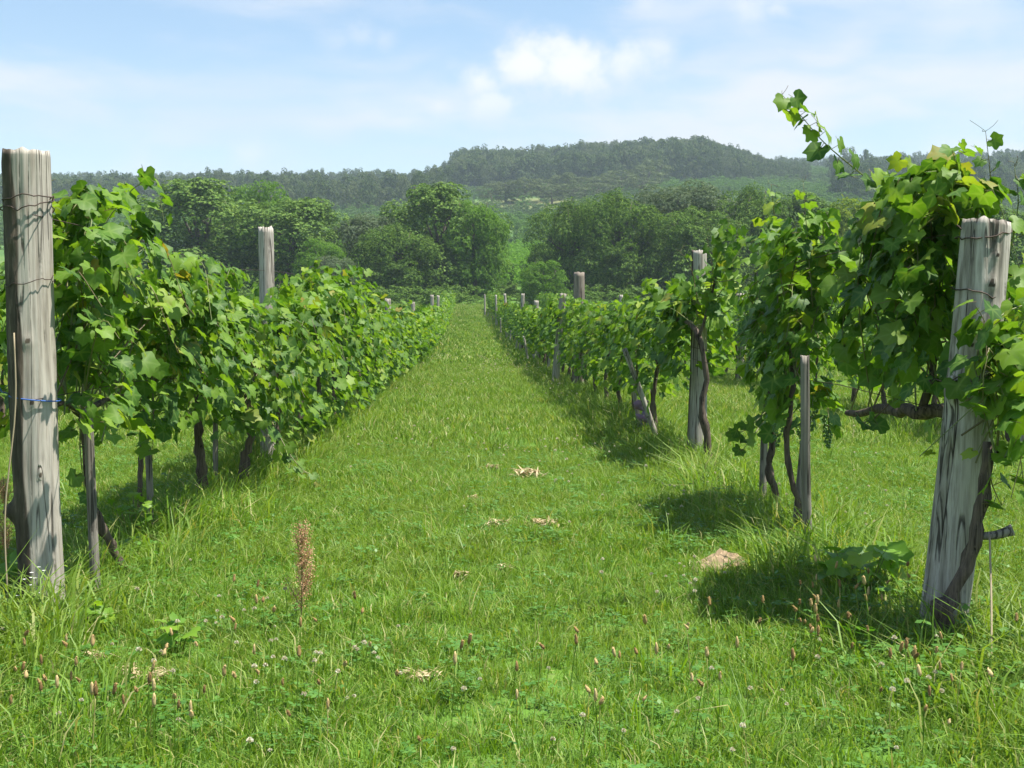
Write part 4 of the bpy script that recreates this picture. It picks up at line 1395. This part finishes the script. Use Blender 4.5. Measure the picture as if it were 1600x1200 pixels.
def bloom_mesh(seed, hstem, r):
    rg = np.random.default_rng(seed)
    top = np.array([rg.normal() * .015, rg.normal() * .015, hstem])
    st_ = MB().add(*tube(smooth_path([(0, 0, -.02), top * .5 + [rg.normal() * .01, 0, 0], top], 5), .0012, 4)).mesh('stem', [GRASS])
    mb = MB()
    for k in range(34):
        d = rg.normal(size=3); d[2] = abs(d[2]) * 1.1 - .25; d = unit(d)
        s = unit(np.cross(d, [.3, .2, 1])) * r * .28
        u = unit(np.cross(d, s)) * r * .28
        c = top + d * r * .3
        mb.add([c, top + d * r * .8 + s, top + d * r * 1.08, top + d * r * .8 - s, top + d * r * .8 + u, top + d * r * .8 - u], [(0, 1, 2), (0, 2, 3), (0, 4, 2), (0, 2, 5)])
    return st_, mb.mesh('bloom', [PETAL], smooth=False)


PL = [head_mesh(600 + k, h, l, .0052) for k, (h, l) in enumerate([(.14, .022), (.20, .028), (.25, .03), (.17, .035), (.22, .02)])]
CL = [bloom_mesh(620 + k, h, .0085) for k, h in enumerate([.08, .11, .14, .17])]


def sprout(kind, px, py, k, rg):
    src = PL if kind == 'p' else CL
    g = px_ground(px, py)
    g[2] = gz(g[0], g[1])
    lab = ('brown plantain seed head on a thin stalk in the path grass', 'plantain', 'plantain seed heads in the path grass') if kind == 'p' else ('small white clover bloom in the path grass', 'clover', 'white clover blooms in the path grass')
    t = empty('plantain_stalk' if kind == 'p' else 'clover_bloom', g, *lab, rz=rg.uniform(0, 6.28))
    s = rg.uniform(.8, 1.25)
    t.scale = (s, s, s)
    obj('stem', src[k][0], t)
    obj('seed_head' if kind == 'p' else 'flower_head', src[k][1], t)


rp = np.random.default_rng(33)
cl = [(370, 1030, 160, 70), (60, 1120, 80, 60), (700, 1130, 300, 60), (1050, 1080, 200, 70), (1290, 1000, 70, 40), (1450, 1120, 120, 50), (250, 1150, 150, 40), (1330, 960, 60, 30)]
for (cx, cy, sx, sy) in cl:
    for k in range(18):
        px, py = cx + rp.normal() * sx * .7, cy + rp.normal() * sy * .6
        if -20 < px < 1620 and 830 < py < 1250:
            sprout('p', px, py + 30, int(rp.integers(0, 5)), rp)
for (cx, cy, sx, sy, m) in [(440, 1040, 90, 50, 24), (1120, 780, 110, 22, 26), (820, 700, 90, 12, 24), (1040, 925, 60, 25, 14), (1080, 1120, 200, 50, 14), (600, 1090, 200, 60, 14), (880, 760, 120, 30, 16), (1480, 1110, 80, 40, 10), (1350, 800, 90, 40, 16), (180, 1080, 120, 60, 12)]:
    for k in range(m):
        px, py = cx + rp.normal() * sx, cy + rp.normal() * sy
        if -20 < px < 1620 and 640 < py < 1240:
            sprout('c', px, py + 14, int(rp.integers(0, 4)), rp)
# the countless small ones farther off
n = 900
yy = np.sqrt(rp.uniform(10 ** 2, 42 ** 2, n)); xx = rp.uniform(-1.5, 1.5, n)
xx[::3] = rp.uniform(2.3, 9, len(xx[::3]))
keep = np.array([mnoise.noise(Vector((a * .5, c * .22, 3))) > .02 for a, c in zip(xx, yy)])
xx, yy = xx[keep], yy[keep]; n = len(xx)
FARB = source_collection('far_bloom', [m for _, m in CL])
s = rp.uniform(1.0, 1.7, n)
scatter('far_clover', np.stack([xx, yy, ground_z(xx, yy) - .0], 1), np.zeros((n, 3)), np.stack([s, s, s], 1), rp.integers(0, 4, n), FARB, 'pale clover blooms speckling the grass farther along the path', 'clover')


# dry straw clumps
def straw_mesh(seed, r, n):
    rg = np.random.default_rng(seed)
    V, T = [], []
    for i in range(n):
        a = rg.uniform(0, 6.28)
        c = np.array([rg.normal() * r * .5, rg.normal() * r * .35, rg.uniform(.03, .09)])
        d = np.array([math.cos(a), math.sin(a), rg.normal() * .35]) * rg.uniform(.03, .08)
        s = unit(np.cross(d, [0, 0, 1])) * rg.uniform(.003, .014)
        k = len(V)
        m = c + [0, 0, .012]
        V += [c - d, m - s, m + s, c + d]
        T += [(k, k + 1, k + 2), (k + 1, k + 3, k + 2)]
    return tri_mesh('dry_grass', np.array(V), np.array(T), [STRAW])


STR = [straw_mesh(700, .09, 70), straw_mesh(701, .12, 90), straw_mesh(702, .07, 45)]
for k, (px, py, m, s, lb) in enumerate([(822, 750, 1, 1.3, 'large clump of dry tan leaves in the middle of the path'), (772, 738, 2, 1.1, 'small dry tan clump beside the large clump in mid path'),
                                        (850, 832, 1, 1.0, 'dry tan grass clump in the path level with the sandy molehill'), (775, 832, 2, 1.0, 'faint dry clump next to another dry clump in the path'),
                                        (740, 788, 2, .7, 'little brown dry tuft alone in the path'), (790, 893, 2, .6, 'tiny pale dry tuft alone in short grass'), (722, 905, 2, .7, 'tiny dull dry tuft near the rusty dock plant'),
                                        (658, 1068, 0, .75, 'straw-coloured dry clump with a dark hole in the path grass'), (240, 1076, 0, .7, 'dry crumpled leaves near the foot of the tallest thick grey post'),
                                        (200, 1068, 2, .7, 'pale dry leaves beside crumpled leaves near the tallest thick grey post'), (150, 1048, 2, .7, 'curled pale dry leaf in grass by the tallest thick grey post')]):
    g = px_ground(px, py); g[2] = gz(g[0], g[1])
    o = obj('dry_grass_clump', STR[m]); s *= .85; o.location = g; o.scale = (s, s, s * .8); o.rotation_euler = (0, 0, k * 1.3)
    tag(o, lb, 'dry grass')

# sandy molehill
g = px_ground(1132, 892); rgm = np.random.default_rng(6)
V, T = [np.array([0, 0, .10])], []
for i in range(1, 9):
    for k in range(26):
        a = k / 26 * 6.283; f = i / 8
        r = f * (.19 + .03 * mnoise.noise(Vector((math.cos(a) * 2, math.sin(a) * 2, 3))))
        z = .115 * (1 - f) ** .8 + .035 * mnoise.noise(Vector((math.cos(a) * r * 22, math.sin(a) * r * 22, 1))) * (1 - f * .6) - .01 * f + .02 * (rgm.random() - .5)
        V.append(np.array([math.cos(a) * r * 1.05, math.sin(a) * r * .8, z]))
for k in range(26):
    T.append((0, 1 + k, 1 + (k + 1) % 26))
for i in range(7):
    for k in range(26):
        p = 1 + i * 26 + k; q = 1 + i * 26 + (k + 1) % 26
        T += [(p, p + 26, q + 26), (p, q + 26, q)]
mo = obj('molehill', tri_mesh('molehill', np.array(V), np.array(T), [SOIL], smooth=False)); mo.location = g
tag(mo, 'low sandy molehill in the grass near the thin square stake', 'molehill')

# rusty dock plant
def dock(px, py, top_y, label, seed):
    g = px_ground(px, py); rg = np.random.default_rng(seed)
    t = empty('dock_plant', g, label, 'dock plant')
    h = px_point(px, top_y, g[1])[2]
    st_, sd_ = MB(), MB()
    main = smooth_path([g - [0, 0, .02], g + [.006, 0, h * .5], g + [0, 0, h]], 10)
    st_.add(*tube(main, np.linspace(.004, .0015, 10), 5))
    br = [main[3:]]
    for k in range(12):
        s = main[rg.integers(2, 8)]
        e = s + [rg.normal() * .046, rg.normal() * .046, rg.uniform(.08, .18) * h / .45]
        e[2] = min(e[2], g[2] + h * .98)
        p = smooth_path([s, (s + e) / 2 + [rg.normal() * .008, 0, 0], e], 7)
        st_.add(*tube(p, .0014, 4)); br.append(p)
    for p in br:
        for k in range(210):
            i = rg.integers(0, len(p) - 1); f = rg.random()
            c = p[i] * (1 - f) + p[i + 1] * f + rg.normal(size=3) * .013
            d = unit(rg.normal(size=3)) * .0042; s = unit(np.cross(d, rg.normal(size=3))) * .0022
            sd_.add([c - d, c + s, c + d, c - s], [(0, 1, 2), (0, 2, 3)])
    obj('stem', st_.mesh('stem', [SHOOT], g), t)
    obj('seed_cluster', sd_.mesh('seed_cluster', [DOCK], g, smooth=False), t)


dock(470, 985, 815, 'tall rusty brown dock plant in seed standing in the path grass', 71)
dock(8, 900, 745, 'rusty dock plant beyond the tallest thick grey post', 72)


# seedling vines and broad-leaved weeds
def weed(px, py, label, n, spread, h, size, seed, mat=WEED, cat='weed', name='vine_seedling', flat=.5):
    g = px_ground(px, py); rg = np.random.default_rng(seed)
    t = empty(name, g, label, cat)
    st_ = MB()
    for k in range(n):
        a = rg.uniform(0, 6.28); r = spread * math.sqrt(rg.random())
        e = g + [math.cos(a) * r, math.sin(a) * r * .7, h * rg.uniform(.4, 1.0)]
        s = g + [math.cos(a) * r * .3, math.sin(a) * r * .2, 0]
        st_.add(*tube(smooth_path([s, (s + e) / 2 + [0, 0, .02], e], 5), .0022, 4))
        nrm = unit(np.array([rg.normal() * flat, -.35 + rg.normal() * flat, 1]))
        m = frame(e, np.array([math.cos(a), math.sin(a), -.4]), nrm, size * rg.uniform(.7, 1.25))
        o = bpy.data.objects.new('leaf', WEED_ME[int(rg.integers(0, NV))])
        COL.objects.link(o); o.parent = t
        m[:3, 3] -= g
        o.matrix_local = Matrix(m.tolist())
    obj('stems', st_.mesh('stems', [SHOOT], g), t)
    return t


WEED_ME = [tri_mesh('weed_leaf', v, t_, [WEED, PETIOLE], mi, {'mask': a}) for v, t_, mi, a in LV0]
weed(1345, 945, 'clump of broad green leaves beside the foot of the knotted leaning post', 30, .26, .26, .062, 81, cat='plant', name='broadleaf_weed')
weed(130, 1000, 'small leafy vine seedling at the foot of the tallest thick grey post', 9, .08, .17, .04, 82)
weed(168, 1003, 'single bright seedling leaf just past the foot of the tallest thick grey post', 4, .03, .15, .042, 83)
weed(278, 1028, 'bright seedling alone in grass, some steps from the tallest thick grey post', 8, .08, .16, .042, 84)
weed(205, 850, 'fresh green shoots round the bent vine trunk', 14, .10, .30, .042, 85)
weed(60, 965, 'leafy weed hiding the foot of the tallest thick grey post', 14, .10, .28, .042, 86)
weed(20, 955, 'dark leafy weed beside the hanging dry tendril', 9, .12, .28, .05, 87)
# white flowers at the post foot
g = px_ground(58, 985); t = empty('white_flower', g, 'small bunch of white flowers at the foot of the tallest thick grey post', 'flower')
rg = np.random.default_rng(9); st_, pt_ = MB(), MB()
for k in range(9):
    e = g + [rg.normal() * .05, rg.normal() * .03 - .03, rg.uniform(.16, .26)]
    st_.add(*tube([g, e], .0014, 4))
    for j in range(7):
        a = j * .9; d = np.array([math.cos(a), math.sin(a) * .8 - .2, .25]) * .010; s = np.array([-d[1], d[0], 0]) * .4
        pt_.add([e, e + d * .6 + s, e + d, e + d * .6 - s], [(0, 1, 2), (0, 2, 3)])
obj('stems', st_.mesh('stems', [GRASS], g), t); obj('petals', pt_.mesh('petals', [DAISY], g, smooth=False), t)


# ================================================================== haze
hb = (-950.0, 950.0, -70.0, 1260.0, -2.0, 135.0)
V = np.array([(x, y, z) for x in hb[:2] for y in hb[2:4] for z in hb[4:]])
T = np.array([(0, 1, 3), (0, 3, 2), (4, 6, 7), (4, 7, 5), (0, 4, 5), (0, 5, 1), (2, 3, 7), (2, 7, 6), (0, 2, 6), (0, 6, 4), (1, 5, 7), (1, 7, 3)])
hm, b = new_mat('haze')
vol = b.n('ShaderNodeVolumePrincipled', ins={'Color': (.72, .84, 1.0, 1), 'Density': .00026, 'Anisotropy': .0})
b.n('ShaderNodeOutputMaterial', ins={'Volume': vol.outputs[0]})
tag(obj('haze', tri_mesh('haze', V, T, [hm], smooth=False)), 'thin blue summer haze over the hills', 'haze', None, 'stuff')
